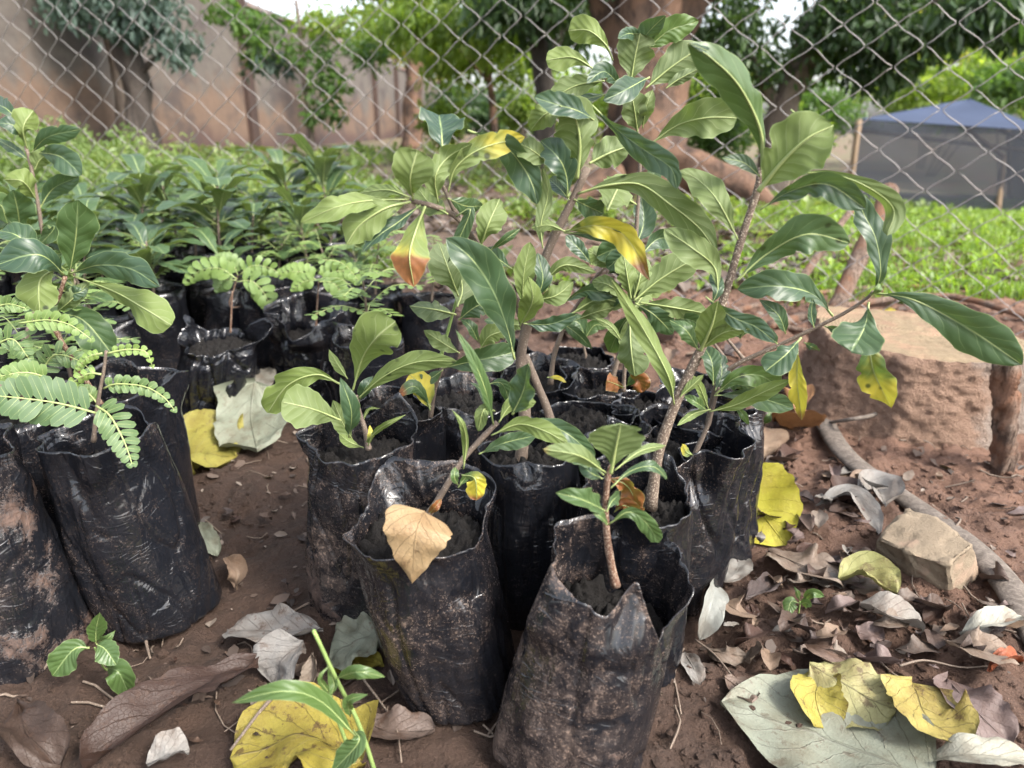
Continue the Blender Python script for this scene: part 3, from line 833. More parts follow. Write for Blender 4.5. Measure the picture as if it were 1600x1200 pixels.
# far cross wall turning away to the right
wall2 = empty('far_wall', (-1, 36, 0), 'low grey wall far behind the trees at the end of the yard', 'wall')
for a, b_ in ((-2.9, 0.2), (.34, 3.3), (3.44, 6.4)):
    V, Fc = box_arr((a, 36), (b_, 36), .16, -1.2, 1.5)
    mesh_np('panel', V, [Fc], M_conc, wall2, smooth=False, loc=tuple(wall2.location))

# ------------------------------------------------------------------ foliage
def leaf_cards(centers, per, spread, size, flat=1.0, droop=.3, asp=.42):
    n = len(centers)*per
    c = np.repeat(centers, per, 0); spread = np.repeat(np.broadcast_to(spread, (len(centers),)), per)
    off = RNG.normal(0, 1, (n, 3)); off /= np.linalg.norm(off, axis=1)[:, None]; off *= (RNG.random(n)**.45)[:, None]
    off[:, 2] *= flat
    p = c + off*spread[:, None]
    d = RNG.normal(0, 1, (n, 3)); d[:, 2] -= droop*2; d += off*.8; d /= np.linalg.norm(d, axis=1)[:, None]
    s = np.cross(d, RNG.normal(0, 1, (n, 3))); s /= np.linalg.norm(s, axis=1)[:, None]
    nn = np.cross(d, s)
    L = size*RNG.uniform(.6, 1.25, n); Wd = L*asp*RNG.uniform(.7, 1.2, n)
    V = np.zeros((n, 6, 3))
    V[:, 0] = p
    V[:, 1] = p+d*(L*.35)[:, None]+s*(Wd*.5)[:, None]+nn*(L*.06)[:, None]
    V[:, 2] = p+d*(L*.75)[:, None]+s*(Wd*.36)[:, None]
    V[:, 3] = p+d*L[:, None]-nn*(L*.12)[:, None]
    V[:, 4] = p+d*(L*.75)[:, None]-s*(Wd*.36)[:, None]
    V[:, 5] = p+d*(L*.35)[:, None]-s*(Wd*.5)[:, None]+nn*(L*.06)[:, None]
    i = (np.arange(n)*6)[:, None]
    Fc = np.vstack([np.array([[0, 1, 2, 3]])+i, np.array([[0, 3, 4, 5]])+i])
    return V.reshape(-1, 3), Fc, n
def crown(root, centers, per, spread, size, mat, base_var=None, **kw):
    centers = np.array(centers, float)
    V, Fc, n = leaf_cards(centers, per, spread, size, **kw)
    cv = RNG.random(len(centers)) if base_var is None else np.full(len(centers), base_var)
    v = np.repeat(np.clip(np.repeat(cv, per)*.6+RNG.random(n)*.4, 0, 1), 6)
    return mesh_np('crown', V, [Fc], mat, root, attr=v, smooth=False, loc=tuple(root.location))
def blob(c, r, n, flat=.7):
    o = RNG.normal(0, 1, (n, 3)); o /= np.linalg.norm(o, axis=1)[:, None]; o *= (RNG.random(n)**.4)[:, None]
    o[:, 2] *= flat
    return np.array(c)+o*np.array(r)
M_fdark = cards_material('dark and shaded leaves', (0.022, 0.045, 0.020), (0.036, 0.072, 0.026), (0.075, 0.13, 0.035), .38)  # dark green also carries the shade of silhouetted crowns in its colour
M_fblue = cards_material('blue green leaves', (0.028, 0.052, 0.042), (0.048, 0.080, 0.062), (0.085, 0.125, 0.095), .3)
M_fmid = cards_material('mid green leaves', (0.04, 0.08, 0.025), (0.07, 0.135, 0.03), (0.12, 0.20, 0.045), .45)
M_flight = cards_material('bright and backlit leaves', (0.085, 0.14, 0.026), (0.14, 0.21, 0.038), (0.22, 0.28, 0.065), .55)  # light green; on backlit trees the glow is put into this colour
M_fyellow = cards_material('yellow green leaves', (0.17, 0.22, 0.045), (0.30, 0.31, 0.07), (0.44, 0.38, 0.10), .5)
M_tdark = wood_material('dark bark', (0.045, 0.038, 0.034), (0.085, 0.07, 0.06), None, .25, (30, 30, 4), .01)
M_tred = wood_material('clay coated bark', (0.042, 0.029, 0.024), (0.130, 0.082, 0.060), (0.165, 0.098, 0.066), .45, (30, 30, 7), .03)
M_tgrey = wood_material('grey brown bark', (0.11, 0.085, 0.07), (0.20, 0.16, 0.13), None, .3, (30, 30, 5), .008)
def tree(name, label, base_px, Y, trunk, r0, r1, bark, foliage, limbs=(), cat='tree'):
    """trunk: list of (u,v) pixels at distance Y; foliage: (u,v,dist,ru_px,rv_px,clumps,per,leafsize,spread,mat)"""
    tp = [P(u, v, Y) if len(q) == 0 else P(u, v, Y+q[0]) for (u, v, *q) in trunk]
    z = float(terr0(tp[0].x, tp[0].y)); tp[0].z = z-.05
    root = empty(name, (tp[0].x, tp[0].y, z), label, cat)
    path = spline([tuple(p) for p in tp], 22)
    rad = np.interp(np.linspace(0, 1, 23), [0, .08, .3, 1], [r0*1.5, r0*1.1, r0, r1])
    tube('trunk', path, rad, bark, root, loc=tuple(root.location), k=22, rough=.22, seed=int(Y*10) % 40)
    for lb in limbs:
        lp = [P(u, v, Y+dy) for (u, v, dy) in lb[0]]
        tube('limb', spline([tuple(p) for p in lp], 12), np.linspace(lb[1], lb[2], 13), bark, root, loc=tuple(root.location), k=12, rough=.25)
    for (u, v, d, ru, rv, nc, per, ls, spd, mat, *q) in foliage:
        c = P(u, v, d); k = pxs(c)
        crown(root, blob(c, (ru*k, max(ru, rv)*k*.6, rv*k), nc, 1.0), per, spd, ls, mat, **(q[0] if q else {}))
    return root
# left tree in front of the wall, dark drooping foliage
tree('shade_tree', 'tree with dark curved trunk and drooping blue green leaves before the left wall', None, 8.0,
     [(232, 262), (222, 190), (214, 130), (196, 70), (178, 0), (150, -120)], .13, .10, M_tdark,
     [(225, 15, 7.8, 70, 40, 26, 40, .095, .24, M_fblue, dict(droop=1.0)), (130, -5, 7.8, 70, 26, 15, 40, .095, .24, M_fblue, dict(droop=1.0)),
      (282, 75, 7.7, 34, 22, 8, 36, .09, .16, M_fblue, dict(droop=1.0)), (110, -120, 8.0, 150, 70, 50, 40, .12, .35, M_fblue)],
     [([(214, 120, 0), (245, 90, -.1), (285, 70, -.2)], .035, .012), ([(190, 60, 0), (240, 20, 0), (270, -30, 0)], .05, .02)])
tree('thin_tree', 'bare grey trunk leaning on the shaded left wall', None, 8.6,
     [(196, 255), (192, 170), (180, 100), (160, 30), (130, -90)], .07, .04, M_tgrey,
     [(110, -110, 8.6, 120, 40, 26, 40, .13, .3, M_fblue)])
# young tree before the wall, light dapples
tree('young_tree', 'young slender tree with layered green leaves before the stained wall', None, 9.0,
     [(487, 240), (484, 180), (474, 120), (470, 60), (462, 0)], .035, .02, M_tgrey,
     [(400, 48, 9, 52, 14, 8, 30, .11, .15, M_fmid), (455, 80, 9, 75, 13, 11, 30, .11, .15, M_fmid), (510, 130, 9, 55, 12, 8, 30, .11, .15, M_fmid),
      (520, 35, 9, 50, 20, 9, 30, .11, .16, M_flight), (500, 175, 8.9, 46, 9, 6, 30, .11, .13, M_fmid), (420, 100, 9, 40, 9, 6, 30, .11, .13, M_fblue), (370, 18, 9, 40, 12, 6, 30, .11, .15, M_fmid), (565, 85, 9, 34, 16, 6, 30, .11, .14, M_fmid)],
     [([(474, 120, 0), (440, 95, 0), (405, 80, 0)], .014, .006), ([(478, 140, 0), (505, 125, 0), (545, 118, 0)], .014, .006), ([(472, 80, 0), (510, 55, 0), (545, 30, 0)], .014, .006)])
tree('red_post_tree', 'straight pale topped trunk with red clay base beside the wall pillars', None, 14,
     [(643, 244), (645, 180), (648, 120), (650, 60), (648, -60)], .16, .13, M_tred,
     [(640, -60, 14, 130, 70, 50, 40, .2, .5, M_flight)])
tree('bright_leaf_tree', 'tree with hanging bright backlit green leaves in the middle distance', None, 9.5,
     [(776, 252), (772, 200), (768, 150), (760, 90), (745, 0)], .045, .035, M_tred,
     [(655, 20, 8.5, 60, 40, 22, 34, .12, .24, M_flight, dict(droop=1.0)), (740, 45, 8.5, 85, 40, 32, 34, .12, .26, M_flight, dict(droop=1.0)), (700, 90, 9.5, 60, 28, 18, 34, .12, .24, M_flight, dict(droop=1.0)),
      (800, 90, 9.5, 50, 42, 22, 34, .12, .24, M_flight), (600, 40, 10, 50, 40, 14, 34, .12, .24, M_flight), (740, -90, 9, 150, 60, 50, 34, .13, .35, M_fmid)],
     [([(765, 130, 0), (720, 80, -.4), (670, 40, -.8)], .02, .008)])
tree('grey_fork_tree', 'tree with upright grey trunk left of the big red trunk', None, 7.5,
     [(848, 262), (850, 200), (853, 150), (846, 90), (838, 40), (830, -60)], .095, .075, M_tdark,
     [(820, 0, 7.3, 90, 40, 26, 40, .12, .28, M_fdark, dict(droop=.9)), (880, 30, 8, 60, 40, 20, 40, .12, .26, M_fdark), (860, -90, 7.5, 150, 50, 30, 40, .13, .35, M_fdark)],
     [([(848, 110, 0), (872, 60, 0), (905, 0, 0)], .05, .03), ([(840, 60, 0), (800, 20, 0), (770, -20, 0)], .035, .02)])
# the big leaning trunk with buttress root
big = tree('big_red_tree', 'massive leaning trunk coated in red clay behind the tall seedling', None, 5.2,
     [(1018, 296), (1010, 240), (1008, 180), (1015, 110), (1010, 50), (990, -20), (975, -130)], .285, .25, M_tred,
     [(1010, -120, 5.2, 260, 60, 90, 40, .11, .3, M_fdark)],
     [([(1020, 250, -.05), (1080, 262, -.25), (1150, 288, -.4), (1215, 330, -.6)], .17, .05), ([(965, 275, -.1), (910, 300, -.2), (850, 326, -.3)], .12, .03),
      ([(1020, 70, 0), (1070, 10, .1), (1130, -60, .2)], .14, .1)])
tree('dark_crown_tree', 'broad tree with forked brown trunk and dark overhanging crown at right', None, 6.6,
     [(1208, 292), (1214, 230), (1222, 180), (1235, 140), (1262, 80), (1300, 0), (1330, -90)], .13, .11, M_tgrey,
     [(1130, 60, 6.4, 80, 55, 28, 38, .085, .24, M_fdark, dict(droop=.8)), (1250, 95, 6.6, 95, 36, 22, 38, .085, .2, M_fmid, dict(droop=.8)), (1350, 30, 6.2, 100, 42, 34, 38, .085, .22, M_fdark, dict(droop=.8)),  # mid green clumps paint the lit leaves inside the dark crown
      (1440, 45, 6.0, 110, 26, 28, 40, .085, .18, M_fdark, dict(droop=.8)), (1380, 95, 6.2, 60, 22, 16, 34, .10, .2, M_fdark, dict(droop=1.0)), (1560, 20, 5.6, 70, 30, 22, 36, .12, .2, M_fdark, dict(droop=1.3)),
      (1150, 150, 7.0, 50, 40, 14, 40, .08, .2, M_fmid), (1060, -90, 6.4, 110, 50, 40, 40, .11, .4, M_fdark), (1440, -90, 6.4, 200, 50, 70, 40, .11, .4, M_fdark)],
     [([(1222, 180, 0), (1190, 120, 0), (1150, 60, 0)], .06, .03), ([(1245, 110, 0), (1330, 60, -.2), (1450, 20, -.4)], .05, .015), ([(1275, 50, 0), (1400, 10, -.3), (1560, -10, -.8)], .05, .015)])
# bushes
def bush(label, u, v, d, ru, rv, nc, per, ls, mat, cat='bush', spd=.25, kw={}):
    c = P(u, v, d); k = pxs(c); g = float(terr0(c.x, c.y))
    root = empty('bush', (c.x, c.y, g), label, cat)
    pts = blob(c, (ru*k, ru*k*.6, rv*k), nc, 1.0)
    V, Fc, n = leaf_cards(np.array(pts), per, spd, ls, **kw)
    cv = RNG.random(nc); vv = np.repeat(np.clip(np.repeat(cv, per)*.6+RNG.random(n)*.4, 0, 1), 6)
    mesh_np('foliage', V, [Fc], mat, root, attr=vv, smooth=False, loc=tuple(root.location))
    for q in range(3):
        e = pts[q]; st = Vector((c.x+(q-1)*.1, c.y, g-.03))
        tube('stem', spline([tuple(st), tuple((np.array(st)+e)/2+np.array([.05, 0, .1])), tuple(e)], 6), np.linspace(.025, .01, 7), M_tgrey, root, loc=tuple(root.location), k=6)
    return root
bush('yellow green fern leaved shrub left of the grey fork trunk', 700, 190, 9, 40, 22, 16, 50, .10, M_flight, spd=.16)
bush('bright fern leaved shrub just beside the grey fork trunk', 812, 175, 9, 24, 20, 10, 50, .10, M_flight, spd=.16)
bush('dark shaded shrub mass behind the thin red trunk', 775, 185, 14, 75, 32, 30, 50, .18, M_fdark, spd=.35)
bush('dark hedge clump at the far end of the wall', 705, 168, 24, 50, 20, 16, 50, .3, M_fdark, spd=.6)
bush('leafy green bush between big trunk and dark crowned tree', 1130, 205, 7.5, 55, 40, 24, 50, .09, M_fmid, spd=.2)
bush('fresh green bush left of the net house', 1268, 180, 14, 60, 45, 44, 50, .14, M_fmid, spd=.35)
bush('pale green bush in front of the net house corner', 1240, 215, 9.5, 45, 26, 14, 50, .10, M_flight, spd=.2)
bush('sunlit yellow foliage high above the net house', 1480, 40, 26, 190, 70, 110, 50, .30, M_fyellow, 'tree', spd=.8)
bush('light green foliage behind the net house roof', 1480, 130, 22, 150, 42, 70, 50, .24, M_flight, 'bush', spd=.6)
bush('green shrub row right behind the net house peak', 1600, 140, 19, 60, 32, 24, 50, .22, M_fmid, spd=.5)
bush('dense green trees closing the view behind the centre trunks', 920, 165, 20, 110, 45, 44, 50, .24, M_flight, 'tree', spd=.6)  # lighter leaf colour here stands in for backlight
bush('tall mid green tree far behind the crown gap', 1100, 130, 22, 110, 65, 50, 50, .26, M_flight, 'tree', spd=.6)  # backlight painted by the lighter leaf colour here too
bush('tall yellow green tree beyond the wall end', 660, 70, 34, 90, 45, 40, 50, .42, M_fyellow, 'tree', spd=.8)
bush('pale green tree rising beyond the wall top', 575, 55, 32, 50, 18, 6, 50, .42, M_flight, 'tree', spd=.9)

def tall_weeds():
    n = 420; yy = RNG.uniform(2.35, 3.9, n); xx = yy*RNG.uniform(-.72, -.30, n)
    hh = (.14+.30*RNG.random(n))*np.clip(1.15-(xx/yy+.72)*1.6, .35, 1)
    zz = terr(xx, yy)+hh*RNG.random(n)**.6
    V, Fc, m = leaf_cards(np.stack([xx, yy, zz], -1), 60, .085, .034, droop=.4, asp=.38)
    v = np.repeat(np.clip(np.repeat(RNG.random(n), 60)*.6+RNG.random(m)*.4, 0, 1), 6)
    tag(mesh_np('tall_feathery_weeds', V, [Fc], M_weed, attr=v, smooth=False), 'bank of fine leaved yellow green weeds behind the nursery rows', kind='stuff')
tall_weeds()
# ------------------------------------------------------------------ net house
def net_material(name, col, op):
    b = NB(name); pos = wpos(b)
    n1 = b.noise(pos, 1.3, 4, .6)
    df = b.bsdf(b.mix(n1, col, tuple(c*1.6 for c in col)), .8, None, .2)
    tp = b.n('ShaderNodeBsdfTransparent')
    ms = b.n('ShaderNodeMixShader'); b.val(b.math('MULTIPLY_ADD', n1, .18, op-.09), ms.inputs[0])
    b.l(tp.outputs[0], ms.inputs[1]); b.l(df, ms.inputs[2])
    return b.done(ms.outputs[0])
M_net = net_material('black shade net', (0.055, 0.062, 0.078), .62)
M_netd = net_material('double black shade net', (0.03, 0.036, 0.048), .9)
M_roof = net_material('blue black net roof', (0.028, 0.038, 0.066), .96)
M_pole = wood_material('bare timber pole', (0.20, 0.14, 0.09), (0.30, 0.22, 0.15), None, .5)
NY = 14.0
A = P(1326, 310, NY-.4); A2 = P(1342, 187, NY-.4); B_ = P(1640, 342, NY-1.6); B2 = P(1640, 206, NY-1.6)
nh = empty('net_house', tuple(A), 'low dark blue shade net house with timber poles on the lawn', 'shade house'); nl = tuple(A)
right = (B_-A).normalized(); back = Vector((.45, 1, 0)).normalized()*3.6
Ctop, Dtop = A2+back, B2+back; Cb, Db = A+back, B_+back
PK = P(1514, 154, NY+.6)
def quad(name, pts, mat, th=.012, sag=.0):
    pts = [np.array(p) for p in pts]; nu = 16
    g = []
    for i in range(nu+1):
        for j in range(nu+1):
            u, v = i/nu, j/nu
            p = (pts[0]*(1-u)+pts[1]*u)*(1-v)+(pts[3]*(1-u)+pts[2]*u)*v
            p = p + np.array([0, 0, -sag*sin(pi*u)*sin(pi*v)]) + np.array([.0, .03, 0])*float(noise(u*4+v, v*3, 0, 5))
            g.append(p)
    V = np.array(g); i = np.arange(nu)[:, None]*(nu+1); j = np.arange(nu)[None, :]
    Fq = np.stack([i+j, i+j+1, i+nu+2+j, i+nu+1+j], -1).reshape(-1, 4)
    return mesh_np(name, V, [Fq], mat, nh, loc=nl)
quad('net_wall', (A, B_, B2, A2), M_net)
quad('net_wall', (A, Cb, Ctop, A2), M_net)
quad('net_wall', (Cb, Db, Dtop, Ctop), M_net)
quad('net_wall', (B_, Db, Dtop, B2), M_netd)
dn = Vector((0, 0, .01))
for a, b2 in ((A2, B2), (Ctop, A2), (Dtop, Ctop), (B2, Dtop)):
    quad('roof_panel', (a+dn, b2+dn, PK, PK+Vector((.01, 0, 0))), M_roof, sag=.05)
for p, q in ((A-Vector((0, .03, .1)), A2-Vector((0, .03, 0))), (P(1559, 332, NY-1.35), P(1568, 246, NY-1.25)), (Cb, Ctop), (Db, Dtop)):
    tube('pole', spline([tuple(p), tuple(q)], 5), .045, M_pole, nh, loc=nl, k=8)
for p, q in ((P(1345, 204, NY-.2), P(1640, 240, NY-1.2)), (P(1508, 200, NY-.9), P(1570, 246, NY-1.2)), (P(1560, 203, NY), P(1640, 232, NY))):
    tube('rail', spline([tuple(p), tuple(q)], 5), .035, M_pole, nh, loc=nl, k=8)

# ------------------------------------------------------------------ chain-link fence
def metal_material():
    b = NB('galvanised wire'); pos = wpos(b)
    n1 = b.noise(pos, 30, 3); n2 = b.noise(pos, 400, 3)
    col = b.mix(b.step(n1, .5, .75), (0.22, 0.205, 0.195), (0.14, 0.11, 0.095))
    return b.done(b.bsdf(b.mix(b.math('MULTIPLY', n2, .4), col, (.28, .26, .25)), .5, None, .5, Metallic=.35))
M_wire = metal_material()
def fence():
    p0 = np.array([.71, 1.46]); p1 = np.array([-1.22, 2.05]); d = (p1-p0)/np.linalg.norm(p1-p0)
    nrm = np.array([-d[1], d[0]])
    root = empty('chain_link_fence', (p0[0], p0[1], 0), 'rusty galvanised chain link fence across the whole view behind the seedlings', 'fence')
    Wd, Hd = .096, .073
    s0 = -1.25; nW = int((1.25+3.6)/(Wd/2))
    base = .01
    for i in range(nW):
        sa = s0+i*Wd/2
        pts = []
        K = 38
        for k in range(K+1):
            side = (k % 2)*(1 if True else 0)
            s = sa + (Wd/2 if side else 0) if i % 2 == 0 else sa + (0 if side else Wd/2)
            # (i parity makes neighbouring wires interlock)
            z = base + k*Hd/2
            sg = .012*sin(s*2.3+z*3)+.004*sin(s*31+k)
            xy = p0+d*(s+.003*sin(k*1.7+i))+nrm*(sg+(.0019 if side else -.0019)*(1 if i % 2 else -1))
            gz = float(terr0(xy[0], xy[1]))*0
            pts.append((xy[0], xy[1], z+.006*sin(s*3.1)+gz))
        # straight legs with a tight hook at every knuckle
        path = []
        for k in range(K):
            a, b_ = np.array(pts[k]), np.array(pts[k+1])
            for f, w_ in ((.05, 0), (.25, 1), (.5, .2), (.75, -1), (.95, 0)): path.append(a+(b_-a)*f+np.array([0, 0, .0016*w_*(1 if i % 2 else -1)]))
        path = np.array(path)
        tube('wire', path, .00102, M_wire, root, loc=tuple(root.location), k=5, ref=(nrm[0], nrm[1], .2))
    return root
fence()

# ================================================================== HARD OBJECTS ON THE RIGHT
def clay_material():
    b = NB('clay crusted stump'); pos = coords(b)
    n1 = b.noise(pos, 12, 4, .6); n2 = b.noise(pos, 90, 6, .75, .4); n3 = b.noise(pos, 340, 4, .7)
    c = b.mix(n2, (0.20, 0.12, 0.085), (0.50, 0.34, 0.25))
    c2 = b.mix(n2, (0.16, 0.125, 0.105), (0.52, 0.42, 0.35))
    sp = b.n('ShaderNodeSeparateXYZ'); b.l(pos, sp.inputs[0])
    col = b.mix(b.step(b.math('ADD', b.math('MULTIPLY', sp.outputs[0], 2.5), n1), .50, .66), c, c2)
    return b.done(b.bsdf(col, .95, b.bump(b.math('ADD', b.math('MULTIPLY', n2, 1.5), n3), 1.0, .014), .15))
def sawn_material():
    b = NB('weathered sawn wood'); pos = coords(b)
    wv = b.n('ShaderNodeTexWave', wave_type='RINGS', rings_direction='Z'); wv.inputs['Scale'].default_value = 55
    wv.inputs['Distortion'].default_value = 2.5; wv.inputs['Detail'].default_value = 3; wv.inputs['Detail Scale'].default_value = 6
    b.l(pos, wv.inputs['Vector'])
    n1 = b.noise(pos, 20, 4); n2 = b.noise(pos, 260, 4, .7)
    col = b.mix(wv.outputs['Fac'], (0.145, 0.108, 0.066), (0.225, 0.172, 0.108))
    col = b.mix(b.step(n1, .45, .65, 0, .6), col, (0.27, 0.165, 0.11))
    col = b.mix(b.step(n2, .55, .68, 0, .7), col, (.10, .07, .045))
    saw = b.noise(b.mapping(pos, (12, 160, 12), (0, 0, .5)), 1.0, 3, .6)
    col = b.mix(b.step(saw, .45, .62, 0, .5), col, (0.13, 0.095, 0.06))
    col = b.mix(b.step(b.noise(pos, 8, 5, .7), .5, .64, 0, .7), col, (0.17, 0.10, 0.07))
    return b.done(b.bsdf(col, .85, b.bump(b.math('ADD', n2, wv.outputs['Fac']), .5, .0015), .2))
M_clay = clay_material(); M_sawn = sawn_material()
def stump():
    cx, cy, r, h = .635, 1.075, .158, .122
    z0 = float(terr0(cx, cy)); root = empty('tree_stump', (cx, cy, z0), 'wide sawn tree stump crusted with red clay behind the rock', 'tree stump')
    nth, nz = 220, 60; th = np.linspace(0, 2*pi, nth, endpoint=False); rows = []
    top = lambda X, Y: h+.012*(-X/r)*.7+.0015*fbm(X*80, Y*80, 0, 3, 3)
    ang = 1+.05*np.cos(3*th+.6)+.035*np.cos(5*th+2)+.02*np.cos(9*th)
    for i in range(nz+1):
        s = i/nz
        rad = r*ang*(1+.17*(1-s)**2.2*(1+.35*np.cos(5*th+1)))
        zz = s*h
        rad = rad+.0050*fbm(np.cos(th)*6, np.sin(th)*6, zz*38, 4, 77)-.003*np.abs(fbm(np.cos(th)*12, np.sin(th)*12, zz*9, 3, 78))+.003*fbm(np.cos(th)*26, np.sin(th)*26, zz*160, 2, 79)
        if s > .93: rad = rad-.003*((s-.93)/.07)**2
        X, Y = rad*np.cos(th), rad*np.sin(th)
        zt = top(X, Y)
        rows.append(np.stack([X, Y, -.015+(zt+.015)*s], -1))
    V = np.array(rows).reshape(-1, 3); i = np.arange(nz)[:, None]*nth; j = np.arange(nth)[None, :]; j2 = (j+1) % nth
    mesh_np('bark', V, [np.stack([i+j, i+j2, i+nth+j2, i+nth+j], -1).reshape(-1, 4)], M_clay, root)
    last = rows[-1]; rows2 = []
    for q in np.linspace(1, .04, 14):
        X, Y = last[:, 0]*q, last[:, 1]*q; rows2.append(np.stack([X, Y, top(X, Y)+(.0012 if q < 1 else 0)], -1))
    V = np.array(rows2).reshape(-1, 3); n = len(rows2); i = np.arange(n-1)[:, None]*nth
    c = len(V); V = np.vstack([V, [[0, 0, h+.001]]]); jj = np.arange(nth)
    mesh_np('sawn_top', V, [np.stack([i+j, i+j2, i+nth+j2, i+nth+j], -1).reshape(-1, 4), np.stack([(n-1)*nth+jj, (n-1)*nth+(jj+1) % nth, np.full(nth, c)], -1)], M_sawn, root)
stump()
M_stake = wood_material('weathered red timber', (0.095, 0.062, 0.047), (0.27, 0.20, 0.155), (0.21, 0.11, 0.068), 1.6, (95, 95, 8), .010)
b0 = G(1572, 738); b0.z -= .03
t0 = P(1570, 562, b0.y-.0)
o = tube('wooden_stake', spline([tuple(b0), tuple((b0+t0)/2+Vector((.002, 0, 0))), tuple(t0)], 30), .0145*(1+.06*noise(np.arange(31)*.5, 2, 0, 1)), M_stake, None, loc=tuple(b0), k=28, rough=.42, seed=4, flat=.8)
tag(o, 'short weathered red wooden stake driven upright against the stump', 'stake')
# leaning pole and thin stick behind
b0 = G(1283, 522); t0 = P(1392, 296, b0.y+.22); b0.z -= .02
o = tube('leaning_pole', spline([tuple(b0), tuple((b0+t0)/2), tuple(t0)], 26), np.linspace(.017, .020, 27), M_stake, None, loc=tuple(b0), k=12, rough=.12, seed=9)
tag(o, 'smooth brown wooden pole leaning right behind the stump', 'pole')
b0 = G(1225, 470); t0 = P(1335, 322, b0.y+.15); b0.z -= .02
o = tube('fallen_branch', spline([tuple(b0), tuple((b0+t0)/2+Vector((0, 0, .01))), tuple(t0)], 20), np.linspace(.011, .009, 21), M_stake, None, loc=tuple(b0), k=10, rough=.12, seed=11)
tag(o, 'thin brown branch sloping up left of the leaning pole', 'branch')
# grey flat hose / root strip
M_hose = wood_material('grey ribbed old hose', (0.085, 0.070, 0.058), (0.155, 0.13, 0.11), None, 3.0, (40, 40, 40), .001)
hp = [G(u, v) for u, v in ((1276, 560), (1277, 615), (1290, 668), (1322, 722), (1380, 772), (1450, 820), (1520, 868), (1565, 912), (1600, 965), (1635, 1030))]
path = spline([(p.x, p.y, 0) for p in hp], 90)
path[:, 2] = terr0(path[:, 0], path[:, 1])+.0085+.004*np.sin(np.arange(91)*.13)
path[:14, 2] += np.linspace(.05, 0, 14)**1.2
rad = np.interp(np.arange(91), [0, 12, 30, 60, 90], [.0105, .0125, .0155, .0145, .015])
V, Fq, Ft, uv = tube_arr(path, rad, k=22, flat=.45)
rib = (np.arange(22) % 2)*.0007
o = mesh_np('old_hose', V, [Fq, Ft], M_hose, uv=uv, loc=tuple(path[0])); tag(o, 'flattened grey brown hose curving from the stump to the right edge under the rock', 'hose')
# thin root arching out of the stump foot
rt = [G(1285, 662), P(1330, 655, .93), P(1365, 648, .95), P(1392, 632, .97)]
o = tube('thin_root', spline([tuple(p) for p in rt], 20), np.linspace(.0022, .0035, 21), M_hose, None, loc=tuple(rt[0]), k=7); tag(o, 'thin pale root curving from the stump foot to the hose', 'root')

def rock():
    import bmesh
    c = G(1450, 890); k = pxs(c)
    # corners read off the photograph: low left, top left, right top, right low
    z = c.z
    def g(u, v, hz):
        r = ray(u, v); t = (H-(z+hz))/(-r.z); return Vector((0, 0, H))+r*t
    top = [g(1416, 790, .046), g(1454, 799, .050), g(1526, 849, .050), g(1484, 884, .038), g(1430, 868, .036), g(1370, 840, .030), g(1384, 822, .036)]
    bot = [g(1425, 830, 0), g(1480, 840, 0), g(1534, 895, 0), g(1490, 924, 0), g(1412, 898, 0), g(1364, 868, .0), g(1376, 850, 0)]
    cen = sum(top, Vector())/7
    bm = bmesh.new()
    vt = [bm.verts.new(p-c) for p in top]; vb = [bm.verts.new(p-c-Vector((0, 0, .006))) for p in bot]
    bm.faces.new(vt); bm.faces.new(vb[::-1])
    for i in range(7): bm.faces.new((vt[i], vb[i], vb[(i+1) % 7], vt[(i+1) % 7]))
    bmesh.ops.recalc_face_normals(bm, faces=bm.faces)
    bmesh.ops.bevel(bm, geom=bm.edges[:], offset=.003, segments=1, affect='EDGES')
    bmesh.ops.triangulate(bm, faces=bm.faces[:])
    for _ in range(4):
        es = [e for e in bm.edges if e.calc_length() > .004]
        if not es: break
        bmesh.ops.subdivide_edges(bm, edges=es, cuts=1); bmesh.ops.triangulate(bm, faces=bm.faces[:])
    bm.normal_update()
    co = np.array([v.co[:] for v in bm.verts]); nn = np.array([v.normal[:] for v in bm.verts])
    d = .0016*fbm(co[:, 0]*30, co[:, 1]*30, co[:, 2]*30, 3, 12)+.0005*fbm(co[:, 0]*260, co[:, 1]*260, co[:, 2]*260, 3, 13)
    ch = np.clip(fbm(co[:, 0]*18+4, co[:, 1]*30, co[:, 2]*18, 3, 15)-.25, 0, 1)
    d = d-.0022*sstep(0, .2, ch)
    co = co+nn*d[:, None]
    for v, p in zip(bm.verts, co): v.co = p
    me = bpy.data.meshes.new('rock'); bm.to_mesh(me); bm.free()
    for p in me.polygons: p.use_smooth = True
    b = NB('tan broken brick'); pos = coords(b)
    n1 = b.noise(b.mapping(pos, (25, 60, 25), (0, 0, .6)), 1.0, 5, .65); n2 = b.noise(pos, 420, 5, .75); n3 = b.noise(pos, 30, 3)
    col = b.mix(n1, (0.17, 0.132, 0.094), (0.26, 0.21, 0.15)); col = b.mix(b.step(n3, .5, .62, 0, .8), col, (0.30, 0.215, 0.155))
    col = b.mix(b.step(n2, .58, .68, 0, .6), col, (0.14, 0.10, 0.07))
    me.materials.append(b.done(b.bsdf(col, .95, b.bump(b.math('ADD', n2, n1), .9, .002), .15)))
    o = bpy.data.objects.new('rock', me); C.objects.link(o); o.location = c
    tag(o, 'tan angular stone block lying on the grey hose', 'rock')
rock()

